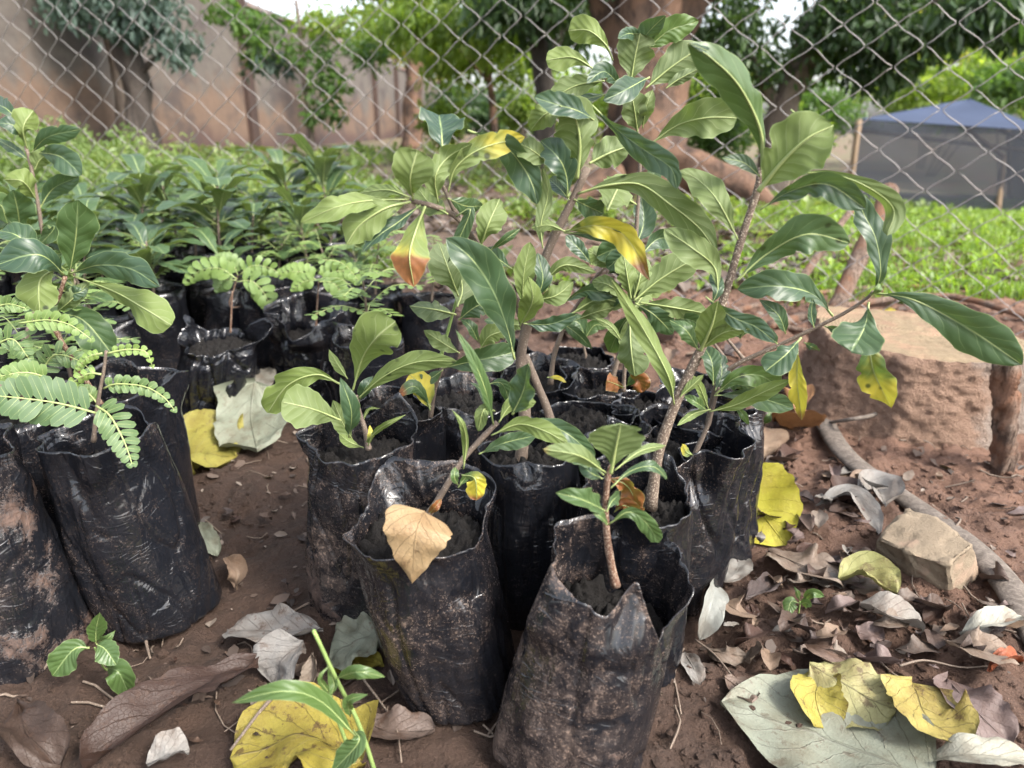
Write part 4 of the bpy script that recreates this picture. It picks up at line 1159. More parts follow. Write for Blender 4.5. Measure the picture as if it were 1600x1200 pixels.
# ================================================================== HERO SEEDLINGS
# --- front centre right bag with the short round leaved seedling
s = leafy('foremost dusty bag torn at the rim with a short thick red based seedling', .045, .392)
bag_parts(s, .040, .396, .0565, .146, .104, lean=(.028, .008), taper=.24, rim=((205, .014, 42), (95, .012, 75), (-8, -.010, 30), (-48, -.036, 30), (-80, .012, 26), (-100, -.010, 20)), seed=3, dust=1.0, soil=.20, gloss=.35, rot=.4, flare=.10, dips=((-75, 22, .150, .03, -.014), (-10, 26, .140, .03, .010)))
stem(s, [(962, 915), (955, 880), (950, 850), (946, 800), (950, 745), (956, 728)], .398, .0036, .0021, M_stemred)
PL(s, .385, [(955, 738), (962, 700), (970, 662)], 100, 'b', 8, .01, .45, spot=.25, sh='w', fold=.05, arch=.2, wave=.02, petr=.0014)
PL(s, .385, [(946, 738), (905, 712), (848, 702)], 36, 'b', -10, .02, .55, brown=.15)
PL(s, .395, [(944, 742), (920, 722), (880, 700)], 34, 't', 20, .0, .35)
PL(s, .395, [(942, 748), (922, 738), (905, 722)], 24, 't', 10, .0, .25)
PL(s, .39, [(954, 762), (985, 736), (1020, 729), (1043, 748)], 20, 't', -30, -.02, .25)
PL(s, .385, [(946, 798), (908, 780), (868, 770)], 40, 't', 25, .02, .6, sh='e')
PL(s, .39, [(948, 800), (955, 785), (968, 772)], 24, 't', 25, -.02, .4)
PL(s, .385, [(950, 820), (940, 808), (926, 802)], 18, 't', 30, .02, .7)
PL(s, .385, [(950, 820), (982, 800), (1008, 815), (1030, 848)], 32, 't', 18, .0, .6, sh='r')
PL(s, .40, [(960, 735), (1000, 705), (1040, 696)], 16, 'b', 10, -.02, .5)
for pts in ([(945, 745), (980, 760), (1000, 800)], [(960, 800), (975, 790), (1005, 805)]):
    PL(s, .43, pts, 38, 't', 25, 0, .2, 1.0, 0, 1.0, crumple=.2)
# --- front left-centre bag, open soil
s = leafy('open topped bag of dark soil with a thin seedling leaning right', -.066, .458)
bag_parts(s, -.040, .452, .0475, .150, .134, lean=(-.030, .004), taper=-.04, rim=((60, .026, 70), (110, .018, 50), (-150, .003, 30), (-20, -.004, 40)), seed=8, dust=.55, soil=.06, gloss=.5, rot=.75, flare=.12)
stem(s, [(668, 806), (690, 772), (720, 722), (748, 690), (777, 660)], .455, .0030, .0024, M_stem, dd=-.01)
PL(s, .45, [(772, 664), (757, 605), (737, 558), (712, 515)], 24, 't', 35, .02, .55, sh='n', fold=.5)
PL(s, .45, [(779, 660), (800, 632), (838, 628)], 30, 'b', 10, .0, .8)
PL(s, .44, [(800, 648), (818, 610), (826, 568)], 50, 't', -28, .01, .12, sh='e', fold=.6)
PL(s, .45, [(772, 642), (756, 640), (747, 674)], 24, 'b', 15, .01, .6)
PL(s, .45, [(768, 680), (810, 663), (850, 673), (888, 694)], 34, 'b', 10, .02, .85)
PL(s, .46, [(748, 710), (785, 693), (838, 680)], 32, 't', 10, 0, .35)
PL(s, .48, [(800, 668), (850, 663), (890, 680), (930, 715)], 36, 't', -15, 0, .2)
PL(s, .45, [(724, 732), (728, 692), (722, 662), (706, 640)], 14, 'b', 20, .01, .8, sh='n')
PL(s, .448, [(722, 742), (742, 748), (745, 782)], 38, 'b', 10, .01, .6, .5, .2, .45, sh='r')
PL(s, .45, [(716, 758), (710, 745), (712, 730)], 16, 't', 20, 0, .6)
PL(s, .45, [(716, 762), (726, 748), (738, 738)], 14, 't', 20, 0, .7)
PL(s, .455, [(668, 806), (680, 792), (690, 780)], 16, 't', 10, 0, .3, 1.0, 0, 1.0)
# cobweb / film shreds on the left face
def shreds(root, pts, d, wpx, n, name, mat, rad=.00035, seed=1):
    rs = np.random.default_rng(seed); VV = []; FF = []; off = 0
    for q in range(n):
        f = rs.random(); i = int(f*(len(pts)-1)); p = np.array(pts[i])*(1-(f*(len(pts)-1)-i))+np.array(pts[i+1])*(f*(len(pts)-1)-i)
        p = p+rs.normal(0, wpx, 2); a = rs.uniform(0, 6.28); L = rs.uniform(8, 42)
        mid = [P(p[0], p[1], d-.001), P(p[0]+L*.5*cos(a)+rs.normal(0, 5), p[1]+L*.5*sin(a)+rs.normal(0, 5), d-.004), P(p[0]+L*cos(a), p[1]+L*sin(a), d-.002)]
        v, fq, ft, _ = tube_arr(spline([tuple(m) for m in mid], 5), rad*rs.uniform(.4, 1.2), k=4, capend=False)
        VV.append(v); FF.append(fq+off); off += len(v)
    return mesh_np(name, np.vstack(VV), [np.vstack(FF)], mat, root, loc=tuple(root.location))
b = NB('dry root fibre'); M_fibre = b.done(b.bsdf((0.24, 0.18, 0.14), .8))
b = NB('cobweb'); M_web = b.done(b.bsdf((0.42, 0.42, 0.44), .7))

# --- bag behind left: round leaved algae specked seedling
s = leafy('dusty left hand bag of the centre cluster with a bushy seedling of rounded speckled leaves', -.150, .552)
bag_parts(s, -.142, .558, .0485, .172, .150, lean=(.014, .0), taper=.08, rim=((55, .030, 40), (150, .010, 50), (-90, -.004, 60)), seed=12, dust=.75, soil=.36, gloss=.1, rot=.5, flare=.05)
stem(s, [(576, 702), (570, 670), (562, 645), (556, 618)], .545, .0030, .0020, M_stem)
PL(s, .535, [(551, 610), (566, 560), (588, 528), (618, 502)], 84, 'b', 12, .03, .75, spot=.8, sh='w', fold=.1, arch=.15, wave=.025)
PL(s, .535, [(560, 622), (600, 588), (650, 566), (714, 564)], 38, 'b', 12, .03, .75, spot=.85, sh='o')
PL(s, .545, [(532, 600), (495, 585), (450, 602), (418, 645)], 54, 'b', -14, .0, .85, spot=.15, sh='r', fold=.1)
PL(s, .53, [(532, 657), (490, 640), (440, 628)], 74, 'b', 14, .02, .6, .0, .6, sh='r', fold=.1, arch=.15)
PL(s, .52, [(545, 684), (549, 642), (532, 590)], 32, 't', 24, .02, .12, sh='e', fold=.4)
PL(s, .545, [(543, 592), (528, 570), (514, 546)], 17, 'b', 20, .0, .6, sh='e')
PL(s, .56, [(562, 625), (572, 604), (582, 588)], 24, 't', 10, 0, .1, sh='e')
PL(s, .555, [(552, 690), (535, 660), (520, 625)], 34, 'b', 12, 0, .7, sh='e')
PL(s, .54, [(572, 690), (590, 672), (606, 662), (634, 648)], 11, 'b', 20, .02, .75, sh='n')
PL(s, .55, [(566, 660), (576, 640), (594, 638)], 6, 'b', 20, 0, .7, sh='n')
PL(s, .54, [(575, 696), (580, 680), (578, 664)], 12, 'b', 20, 0, .9, .3, sh='e')
PL(s, .55, [(568, 700), (545, 690), (530, 678)], 18, 'b', 20, 0, .8)
# --- plants of the centre bag: the big forked seedling
s = leafy('upright black bag in the middle holding the big forked seedling with long drooping leaves', .017, .553)
bag_parts(s, .014, .553, .0445, .162, .149, lean=(.002, .0), taper=.08, rim=((90, .006, 60),), seed=15, dust=.12, soil=0, gloss=.5, rot=.3, flare=.03, square=.05)
d1 = .553
stem(s, [(812, 735), (820, 650), (814, 560), (826, 500), (840, 440), (862, 378), (892, 318), (918, 262)], d1, .0068, .0034, M_stem, dd=.03)
stem(s, [(876, 735), (860, 655), (840, 602), (820, 556)], d1+.005, .0048, .0042, M_stem)
stem(s, [(822, 520), (800, 455), (770, 415), (745, 382), (716, 342), (683, 324), (640, 313)], d1-.008, .0036, .0022, M_stem, name='branch', dd=.035)
stem(s, [(716, 342), (702, 312), (689, 284)], d1-.028, .0024, .0014, M_stem, name='branch')
db = d1-.045
for a in [  # left branch
    ([(636, 312), (575, 314), (525, 324), (470, 348)], 40, 'b', 22, .03, .75, dict(spot=.15)),
    ([(640, 308), (605, 297), (560, 302)], 26, 'b', 22, -.02, .65, {}),
    ([(641, 316), (602, 326), (562, 352), (541, 382)], 60, 'b', 18, .02, .7, dict(spot=.2)),
    ([(657, 320), (622, 347), (592, 368), (566, 394)], 30, 't', 35, .02, .05, {}),
    ([(665, 322), (650, 360), (640, 400), (647, 448)], 66, 'b', 10, .02, .75, dict(yel=.22, brown=.75, spot=.1, sh='o')),
    ([(646, 311), (641, 278), (652, 234)], 72, 'b', -16, .02, .75, dict(sh='w', fold=.1)),
    ([(684, 316), (680, 276), (700, 246), (738, 224)], 44, 'b', 24, .01, .55, dict(sh='e')),
    ([(692, 238), (690, 208), (686, 180)], 78, 't', 14, -.03, .0, dict(sh='r', spot=.1)),
    ([(700, 300), (712, 262), (752, 232), (820, 214)], 44, 'b', 16, -.01, .65, dict(yel=.18, spot=.8)),
    ([(700, 310), (728, 322), (754, 322)], 34, 't', 16, -.03, .3, dict(sh='e')),
    ([(700, 335), (672, 318), (650, 290)], 40, 'b', 16, -.03, .6, dict(sh='e')),
    ([(712, 338), (735, 330), (700, 410)], 24, 't', 20, .0, .3, dict(sh='e')),
]: PL(s, db, a[0], a[1], a[2], a[3], a[4], a[5], **a[6])
dt = d1-.03
for a in [  # leading shoot
    ([(902, 278), (906, 225), (898, 185), (875, 165)], 82, 'b', 10, .02, .5, dict(sh='o', petr=.0017, spot=.1)),
    ([(930, 188), (900, 172), (868, 163), (834, 152)], 40, 't', 30, .03, .02, {}),
    ([(880, 165), (850, 180), (828, 205)], 44, 'b', 14, .0, .85, dict(sh='e')),
    ([(920, 255), (950, 240), (985, 227)], 62, 'b', 14, -.01, .5, dict(sh='e')),
    ([(925, 165), (965, 203), (1010, 236), (1048, 262), (1058, 296)], 44, 't', 22, .03, .05, {}),
    ([(904, 302), (950, 289), (1000, 288), (1048, 320), (1092, 356), (1120, 394)], 56, 'b', 18, .02, .45, dict(spot=.1)),
    ([(888, 309), (884, 272), (872, 246), (845, 220)], 52, 't', 14, .0, .05, {}),
    ([(730, 204), (786, 226), (818, 262), (834, 295), (839, 320)], 52, 't', 18, .01, .12, dict(spot=.55)),
    ([(848, 388), (845, 350), (856, 302), (848, 262)], 24, 'b', 24, .0, .5, dict(sh='e')),
    ([(858, 256), (830, 234), (800, 220)], 42, 'b', 16, .0, .4, dict(sh='e')),
    ([(889, 312), (876, 296), (858, 280)], 34, 't', 10, -.03, .1, dict(sh='e')),
    ([(898, 312), (918, 322), (944, 334)], 40, 't', 10, -.03, .12, dict(sh='e')),
    ([(948, 330), (962, 300), (978, 272)], 62, 'b', 10, -.04, .55, dict(sh='e')),
    ([(882, 362), (928, 352), (968, 362), (992, 390), (1015, 438)], 46, 't', 24, .03, .6, dict(yel=.62, brown=.55, spot=.3, sh='e')),
    ([(882, 364), (925, 366), (965, 368), (985, 392)], 24, 't', 24, .01, .2, {}),
    ([(884, 362), (858, 352), (830, 356)], 20, 'b', 14, .0, .6, {}),
    ([(750, 386), (762, 352), (781, 310)], 54, 'b', 12, .0, .7, dict(sh='o')),
    ([(766, 392), (790, 374), (813, 357)], 18, 't', 44, .0, .3, dict(sh='e')),
    ([(805, 562), (790, 505), (768, 450), (735, 402), (697, 372)], 74, 't', 16, .02, .22, dict(spot=.35, sh='o')),
    ([(816, 480), (818, 430), (828, 378)], 40, 'b', 20, .01, .7, dict(spot=.3)),
    ([(830, 478), (848, 440), (840, 395)], 30, 't', 30, .0, .1, {}),
    ([(812, 510), (832, 470), (826, 432)], 46, 'b', 18, .03, .9, dict(spot=.35, sh='e')),
    ([(838, 468), (868, 462), (896, 440)], 36, 'b', 14, .0, .55, dict(sh='e')),
    ([(818, 506), (860, 506), (905, 490)], 28, 't', 20, .0, .08, dict(sh='e')),
    ([(850, 440), (882, 414), (932, 426)], 26, 'b', 18, .0, .6, dict(sh='e')),
    ([(800, 420), (770, 400), (750, 400)], 30, 't', 18, -.03, .2, dict(sh='e')),
]: PL(s, dt, a[0], a[1], a[2], a[3], a[4], a[5], **a[6])

# --- tall speckled stem seedling (bag behind the foremost one)
s = leafy('bag tucked behind the foremost one with a tall speckled stem carrying large pale leaves', .092, .478)
bag_parts(s, .092, .478, .0455, .163, .142, lean=(.004, .0), rim=((80, .018, 60), (-30, -.004, 50), (-95, .004, 30)), seed=21, dust=.45, soil=0, gloss=.6, rot=.2, flare=.06)
d2 = .478
stem(s, [(1016, 795), (1030, 705), (1058, 625), (1094, 548), (1127, 478), (1150, 402), (1166, 350), (1183, 298), (1191, 262)], d2, .0054, .0029, M_stemspeck, dd=-.02)
for a in [
    ([(1191, 264), (1188, 205), (1155, 135), (1108, 88), (1074, 68)], 64, 'b', 12, .03, .6, dict(sh='o', petr=.0014)),
    ([(1150, 120), (1112, 84), (1074, 66)], 16, 't', 30, .034, .05, dict(sh='n')),
    ([(1186, 298), (1222, 254), (1260, 218), (1302, 196)], 112, 'b', -10, .02, .72, dict(sh='o', petr=.0019, fold=.15, wave=.03)),
    ([(1235, 172), (1262, 195), (1292, 226)], 20, 't', 26, .0, .06, dict(sh='n')),
    ([(1188, 328), (1232, 300), (1292, 288), (1352, 326)], 50, 't', 16, .02, .12, dict(spot=.85)),
    ([(1222, 274), (1290, 270), (1352, 290), (1396, 326), (1386, 368)], 32, 'b', 34, .02, .55, dict(sh='w', fold=.5)),
    ([(1188, 276), (1162, 254), (1128, 247)], 24, 't', 20, .0, .15, dict(sh='e', spot=.2)),
    ([(1150, 440), (1200, 396), (1262, 366), (1328, 380)], 68, 't', 12, .01, .38, dict(spot=.85, sh='o')),
    ([(1153, 374), (1122, 315), (1092, 282), (1062, 266)], 48, 'b', 14, -.02, .5, {}),
    ([(1122, 462), (1116, 418), (1082, 388), (1038, 358)], 52, 'b', 12, -.01, .45, dict(spot=.25)),
    ([(1112, 476), (1122, 450), (1112, 425)], 24, 't', 12, -.02, .15, dict(sh='e')),
    ([(1094, 546), (1112, 508), (1122, 470)], 50, 'b', 16, .02, .85, dict(sh='e', petr=.0015)),
    ([(1094, 546), (1130, 520), (1172, 514)], 30, 'b', 18, .02, .85, dict(sh='e')),
    ([(1102, 464), (1142, 494), (1180, 510), (1212, 535)], 32, 't', 18, .03, .06, {}),
    ([(1053, 632), (1044, 588), (1006, 516), (955, 436)], 32, 'b', 20, .02, .85, dict(sh='n', spot=.1)),
    ([(1092, 548), (1072, 516), (1046, 500)], 30, 't', 18, .0, .45, dict(sh='e')),
    ([(1115, 602), (1112, 565), (1098, 538)], 32, 't', 16, -.02, .25, dict(sh='e')),
    ([(1062, 620), (1084, 600), (1100, 585)], 16, 'b', 20, .0, .7, dict(sh='n')),
]: PL(s, d2, a[0], a[1], a[2], a[3], a[4], a[5], **a[6])

# --- right rear bag with the branch reaching right
s = leafy('bluish rightmost bag of the cluster whose seedling branch reaches far right over the stump', .166, .572)
bag_parts(s, .150, .574, .0450, .168, .122, lean=(.008, .0), taper=.02, rim=((120, .012, 50), (-10, .006, 50), (-120, -.012, 45)), seed=27, dust=.5, soil=0, gloss=.7, rot=.9, flare=.04, amp=1.6)
d3 = .560
stem(s, [(1078, 728), (1090, 700), (1106, 664), (1114, 635), (1122, 605)], d3-.01, .0030, .0018, M_stem)
stem(s, [(1106, 664), (1120, 600), (1150, 570), (1220, 538), (1270, 514), (1318, 490), (1352, 468), (1364, 456)], d3, .0026, .0015, M_stem, name='branch', dd=.04)
for a in [
    ([(1118, 616), (1150, 590), (1186, 586), (1214, 602)], 46, 't', 12, .0, .8, dict(spot=.35, sh='r')),
    ([(1108, 643), (1150, 632), (1192, 613), (1238, 592)], 28, 'b', 24, .03, .8, dict(yel=.0, spot=.1, sh='e')),
    ([(1110, 640), (1085, 646), (1058, 665)], 14, 'b', 20, .02, .7, dict(sh='n')),
    ([(1116, 618), (1172, 618), (1240, 638)], 38, 't', 14, -.03, .2, {}),
    ([(1107, 640), (1094, 606), (1082, 586)], 16, 'b', 24, .01, .8, dict(sh='n')),
    ([(1104, 640), (1086, 628), (1068, 618)], 18, 't', 20, .0, .7, dict(sh='e')),
    ([(1148, 636), (1160, 646), (1170, 664)], 14, 't', 20, .01, .8, dict(sh='e')),
    ([(1084, 712), (1072, 706), (1066, 694)], 16, 'b', 20, .01, .7, dict(yel=.3, sh='e')),
    ([(1118, 610), (1128, 580), (1118, 545)], 30, 't', 24, -.02, .1, dict(sh='e')),
    ([(1126, 612), (1146, 600), (1180, 608)], 24, 't', 24, -.02, .25, dict(sh='e')),
]: PL(s, d3-.02, a[0], a[1], a[2], a[3], a[4], a[5], **a[6])
for a in [
    ([(1365, 460), (1376, 425), (1368, 372), (1348, 330), (1340, 300)], 42, 't', 28, .0, .12, dict(fold=.4)),
    ([(1357, 472), (1352, 508), (1330, 550)], 82, 't', 12, .03, .25, dict(sh='w', fold=.25)),
    ([(1366, 458), (1425, 468), (1505, 508), (1597, 570)], 74, 't', 12, .03, .2, dict(sh='o')),
    ([(1356, 532), (1366, 582), (1393, 637)], 60, 't', 16, .0, .85, dict(yel=.35, spot=.55, sh='e')),
    ([(1252, 527), (1230, 552), (1196, 580)], 50, 't', 14, .02, .12, dict(sh='w')),
    ([(1246, 545), (1246, 600), (1253, 657)], 30, 't', 24, .01, .6, dict(yel=.75, brown=.4, sh='e', crumple=.05)),
    ([(1302, 494), (1270, 460), (1215, 447), (1152, 452)], 58, 't', 12, .0, .22, dict(sh='o')),
    ([(1228, 522), (1216, 492), (1186, 468)], 26, 't', 24, .0, .25, dict(sh='e')),
    ([(1288, 510), (1308, 516), (1328, 532)], 20, 't', 20, .0, .2, dict(sh='e')),
    ([(1256, 535), (1268, 542), (1280, 548)], 14, 't', 20, .0, .1, dict(sh='e')),
    ([(1272, 512), (1268, 490), (1270, 466)], 15, 't', 24, .0, .1, dict(sh='n')),
    ([(1215, 538), (1200, 520), (1188, 518)], 18, 't', 24, .0, .15, dict(sh='e')),
    ([(1360, 462), (1372, 452), (1374, 438)], 12, 't', 24, .0, .9, dict(sh='e')),
]: PL(s, d3-.04, a[0], a[1], a[2], a[3], a[4], a[5], **a[6])

# --- rear cluster bags
s = leafy('rear bag of the cluster whose tall thin seedling tops out above every other plant', .100, .735)
bag_parts(s, .100, .735, .047, .158, .135, lean=(0, 0), rim=((150, .012, 50), (-60, -.006, 50)), seed=31, dust=.3, gloss=.5, rot=.6)
d4 = .735
stem(s, [(952, 608), (985, 480), (996, 330), (1000, 250), (994, 190), (984, 130)], d4, .0036, .0017, M_stem)
for a in [
    ([(957, 94), (946, 70), (920, 48), (888, 48)], 48, 'b', 12, .0, .95, dict(sh='w')),
    ([(934, 112), (896, 90), (853, 94)], 42, 'b', 12, .0, .95, dict(sh='w')),
    ([(945, 126), (900, 134), (856, 158)], 44, 'b', 12, .0, .55, {}),
    ([(970, 135), (944, 112), (916, 130)], 30, 't', 18, .03, .06, dict(sh='e')),
    ([(985, 130), (992, 88), (1000, 52)], 66, 'b', 12, .01, .3, dict(sh='r')),
    ([(1002, 62), (985, 52), (965, 60)], 24, 't', 12, .03, .06, dict(sh='e')),
    ([(990, 78), (1015, 48), (1040, 24)], 36, 't', 30, .02, .08, dict(sh='e')),
    ([(1010, 78), (1045, 48), (1092, 33)], 46, 't', 14, .0, .95, dict(sh='e')),
    ([(1008, 138), (1050, 104), (1100, 70)], 58, 'b', 12, .0, .35, dict(sh='o')),
    ([(1040, 138), (1060, 124), (1094, 106)], 22, 'b', 12, .0, .3, dict(sh='e')),
    ([(1015, 120), (978, 140), (942, 157)], 40, 't', 14, .04, .06, dict(sh='o')),
    ([(996, 206), (990, 165), (984, 135)], 46, 'b', 12, .01, .4, dict(sh='e')),
    ([(1004, 200), (1010, 165), (1020, 140)], 30, 'b', 12, .01, .45, dict(sh='e')),
    ([(955, 145), (900, 158), (850, 165)], 26, 't', 24, .0, .06, {}),
    ([(1018, 224), (1058, 196), (1105, 184), (1152, 184)], 62, 'b', 10, .02, .45, dict(sh='r', fold=.1, spot=.1)),
    ([(997, 250), (980, 225), (960, 215)], 24, 'b', 12, .0, .4, dict(sh='e')),
    ([(996, 380), (1006, 345), (1002, 305)], 46, 't', 12, -.02, .1, dict(sh='e')),
    ([(998, 300), (1015, 285), (1030, 250)], 26, 't', 12, .0, .3, dict(sh='e')),
    ([(994, 320), (965, 300), (948, 275)], 38, 'b', 12, .0, .5, dict(sh='e')),
]: PL(s, d4, a[0], a[1], a[2], a[3], a[4], a[5], **a[6])
def midplant(label, x, y, r, h, kw, stems, leaves, d):
    s = leafy(label, x, y, group=None)
    bag_parts(s, x, y, r, h, h*.92, **kw)
    for st in stems: stem(s, st[0], d, st[1], st[2], st[3] if len(st) > 3 else M_stem)
    for a in leaves: PL(s, d-.02, a[0], a[1], a[2], a[3], a[4], a[5], **(a[6] if len(a) > 6 else {}))
    return s
midplant('bag behind the open soil bag with a short curved stem and yellowing leaf pair', -.112, .655, .048, .165,
    dict(seed=33, dust=.5, gloss=.5, rot=.3, rim=((-120, .012, 40), (30, -.02, 60)), amp=1.6),
    [([(672, 668), (674, 640), (680, 605), (692, 572)], .0034, .0026)],
    [([(672, 640), (660, 605), (640, 585)], 44, 'b', 14, .0, .7, dict(yel=.45, sh='r')),
     ([(674, 636), (648, 604), (620, 620)], 24, 't', 14, .02, .4, dict(brown=.5)),
     ([(692, 575), (750, 562), (805, 550)], 48, 't', 12, .0, .35, dict(sh='r')),
     ([(692, 578), (670, 592), (655, 585)], 20, 't', 14, .0, .4, dict(sh='e'))], .640)
midplant('bag with pale green shoot and grey green leaves left of the forked stem', -.050, .685, .047, .160,
    dict(seed=35, dust=.6, soil=.2, gloss=.3, rot=.8, rim=((-60, -.01, 50), (100, .01, 60)), amp=1.3),
    [([(688, 560), (702, 510), (716, 462), (736, 422)], .0020, .0014, M_stemgreen)],
    [([(716, 462), (700, 420), (685, 378)], 66, 'b', 12, .0, .3, dict(sh='o')),
     ([(714, 480), (722, 450), (712, 400)], 50, 'b', 12, -.02, .3, dict(sh='e')),
     ([(712, 492), (680, 484), (640, 478)], 38, 'b', 24, .0, .1, dict(sh='e')),
     ([(716, 500), (742, 480), (775, 465)], 46, 't', 12, .0, .25, dict(sh='o')),
     ([(750, 545), (765, 525), (795, 515)], 36, 'b', 12, .0, .7, dict(sh='e')),
     ([(748, 535), (735, 510), (720, 498)], 20, 't', 20, .0, .3, dict(sh='e')),
     ([(718, 552), (692, 536), (662, 516)], 30, 'b', 12, .0, .5, dict(spot=.5, sh='e')),
     ([(762, 600), (785, 600), (800, 640)], 22, 't', 20, .0, .3, dict(sh='e')),
     ([(760, 640), (752, 610), (735, 598)], 12, 't', 20, .0, .3, dict(sh='n'))], .62)
midplant('soil filled bag just right of the middle bag with torn whitish rim', .072, .632, .0475, .160,
    dict(seed=37, dust=.5, soil=.15, gloss=.4, rot=.1, rim=((-160, .01, 40), (0, .006, 40), (-70, -.01, 40))),
    [], [([(905, 700), (890, 690), (870, 705)], 22, 'b', 20, .0, .4, dict(yel=.5, sh='e'))], .60)
midplant('open bag with a slim arching stem and small leaf crown behind the forked stem', .030, .755, .049, .160,
    dict(seed=39, dust=.3, gloss=.6, rot=.5, flare=.15, rim=((-90, -.010, 60), (90, .012, 60))),
    [([(860, 600), (866, 555), (884, 506), (905, 472), (930, 434), (956, 408)], .0036, .0018)],
    [([(950, 428), (970, 416), (992, 410)], 30, 't', 14, .0, .25, dict(sh='e')),
     ([(968, 402), (988, 422), (1012, 442)], 28, 't', 14, .0, .08, dict(sh='o')),
     ([(925, 414), (906, 390), (884, 368)], 28, 't', 14, .0, .08, dict(sh='o')),
     ([(952, 420), (936, 402), (918, 390)], 34, 'b', 14, .0, .6, dict(sh='e')),
     ([(880, 474), (915, 454), (962, 462)], 28, 't', 30, .0, .1, dict(sh='o')),
     ([(890, 492), (935, 468), (980, 476)], 36, 'b', 16, .0, .5, dict(sh='o')),
     ([(900, 500), (930, 488), (960, 480)], 28, 'b', 16, .0, .6, dict(sh='o')),
     ([(870, 500), (900, 520), (925, 545)], 20, 't', 16, .0, .3, dict(sh='e')),
     ([(855, 590), (872, 590), (885, 598)], 8, 't', 20, .0, .8, dict(yel=.4, sh='n'))], .72)
midplant('glossy crumpled bag with an orange dried leaf at its stem foot', .150, .670, .047, .156,
    dict(seed=41, dust=.15, gloss=1.0, rot=.2, amp=2.2, flare=.12, rim=((-120, .008, 40), (-40, -.012, 50), (60, .01, 50))),
    [([(974, 612), (977, 560), (984, 505), (992, 462)], .0026, .0016)],
    [([(990, 470), (1032, 436), (1092, 400)], 58, 'b', 12, .0, .55, dict(sh='o')),
     ([(984, 500), (986, 545), (992, 588)], 56, 'b', 10, .02, .35, dict(sh='r')),
     ([(1000, 473), (1050, 480), (1106, 490)], 44, 'b', 12, .0, .5, dict(sh='o')),
     ([(992, 474), (1022, 492), (1052, 522)], 40, 't', 12, .0, .35, dict(sh='o')),
     ([(986, 466), (980, 432), (974, 396)], 40, 'b', 12, .0, .7, dict(sh='o')),
     ([(990, 466), (1000, 430), (1000, 395)], 40, 'b', 12, -.02, .7, dict(sh='o')),
     ([(985, 470), (950, 445), (925, 440)], 30, 'b', 12, -.02, .6, dict(sh='o')),
     ([(973, 536), (954, 510), (928, 496)], 14, 'b', 20, .0, .6, dict(sh='e')),
     ([(1050, 500), (1080, 500), (1108, 520)], 30, 't', 20, .0, .4, dict(sh='e')),
     ([(974, 606), (962, 600), (948, 595)], 32, 'b', 20, .02, .2, dict(yel=1.0, brown=1.0, crumple=.12, sh='r')),
     ([(978, 604), (995, 592), (1006, 612)], 34, 't', 20, .01, .1, dict(brown=.9, crumple=.12, sh='r'))], .67)
_rc = random.Random(77)
for q in range(16):
    bx_, by_ = _rc.choice([(990, 470), (985, 490), (992, 440), (1000, 400)])
    a_ = _rc.uniform(0, 6.28); L_ = _rc.uniform(55, 105)
    PL(s, .69, [(bx_, by_), (bx_+L_*.5*cos(a_), by_-L_*.35*sin(a_)-10), (bx_+L_*cos(a_), by_-L_*.6*sin(a_)+4)], _rc.uniform(30, 46), _rc.choice('tb'), 0, _rc.uniform(-.04, .02), _rc.uniform(.1, .7), sh='o')
midplant('dark folded bag between the glossy bag and the rightmost bag', .118, .578, .044, .158,
    dict(seed=43, dust=.35, gloss=.8, rot=.5, amp=2.0, rim=((-90, -.006, 60), (140, .012, 50))), [], [], .56)
for (x, y, lb) in ((-.010, .855, 'low dark bag at the far left back of the cluster'), (.215, .745, 'dark bag at the far right back of the cluster'), (.085, .845, 'rearmost dark bag behind the glossy crumpled one'), (.205, .655, 'half hidden dark bag behind the rightmost bag')):
    sd = int(abs(x)*1000)+50
    midplant(lb, x, y, .047, .150, dict(seed=sd, dust=.4, gloss=.6, rot=x*9, amp=1.6, rim=((sd*31 % 360, .012, 50),)), [([(800+x/y*1.04*1110, 560), (803+x/y*1040, 520)], .0022, .0016)],
        [([(800+x/y*1140, 530), (790+x/y*1140, 505), (770+x/y*1140, 500)], 26, 't', 14, .0, .3, dict(sh='e')), ([(800+x/y*1140, 528), (815+x/y*1140, 508), (835+x/y*1140, 512)], 24, 'b', 14, .0, .5, dict(sh='e'))], y)

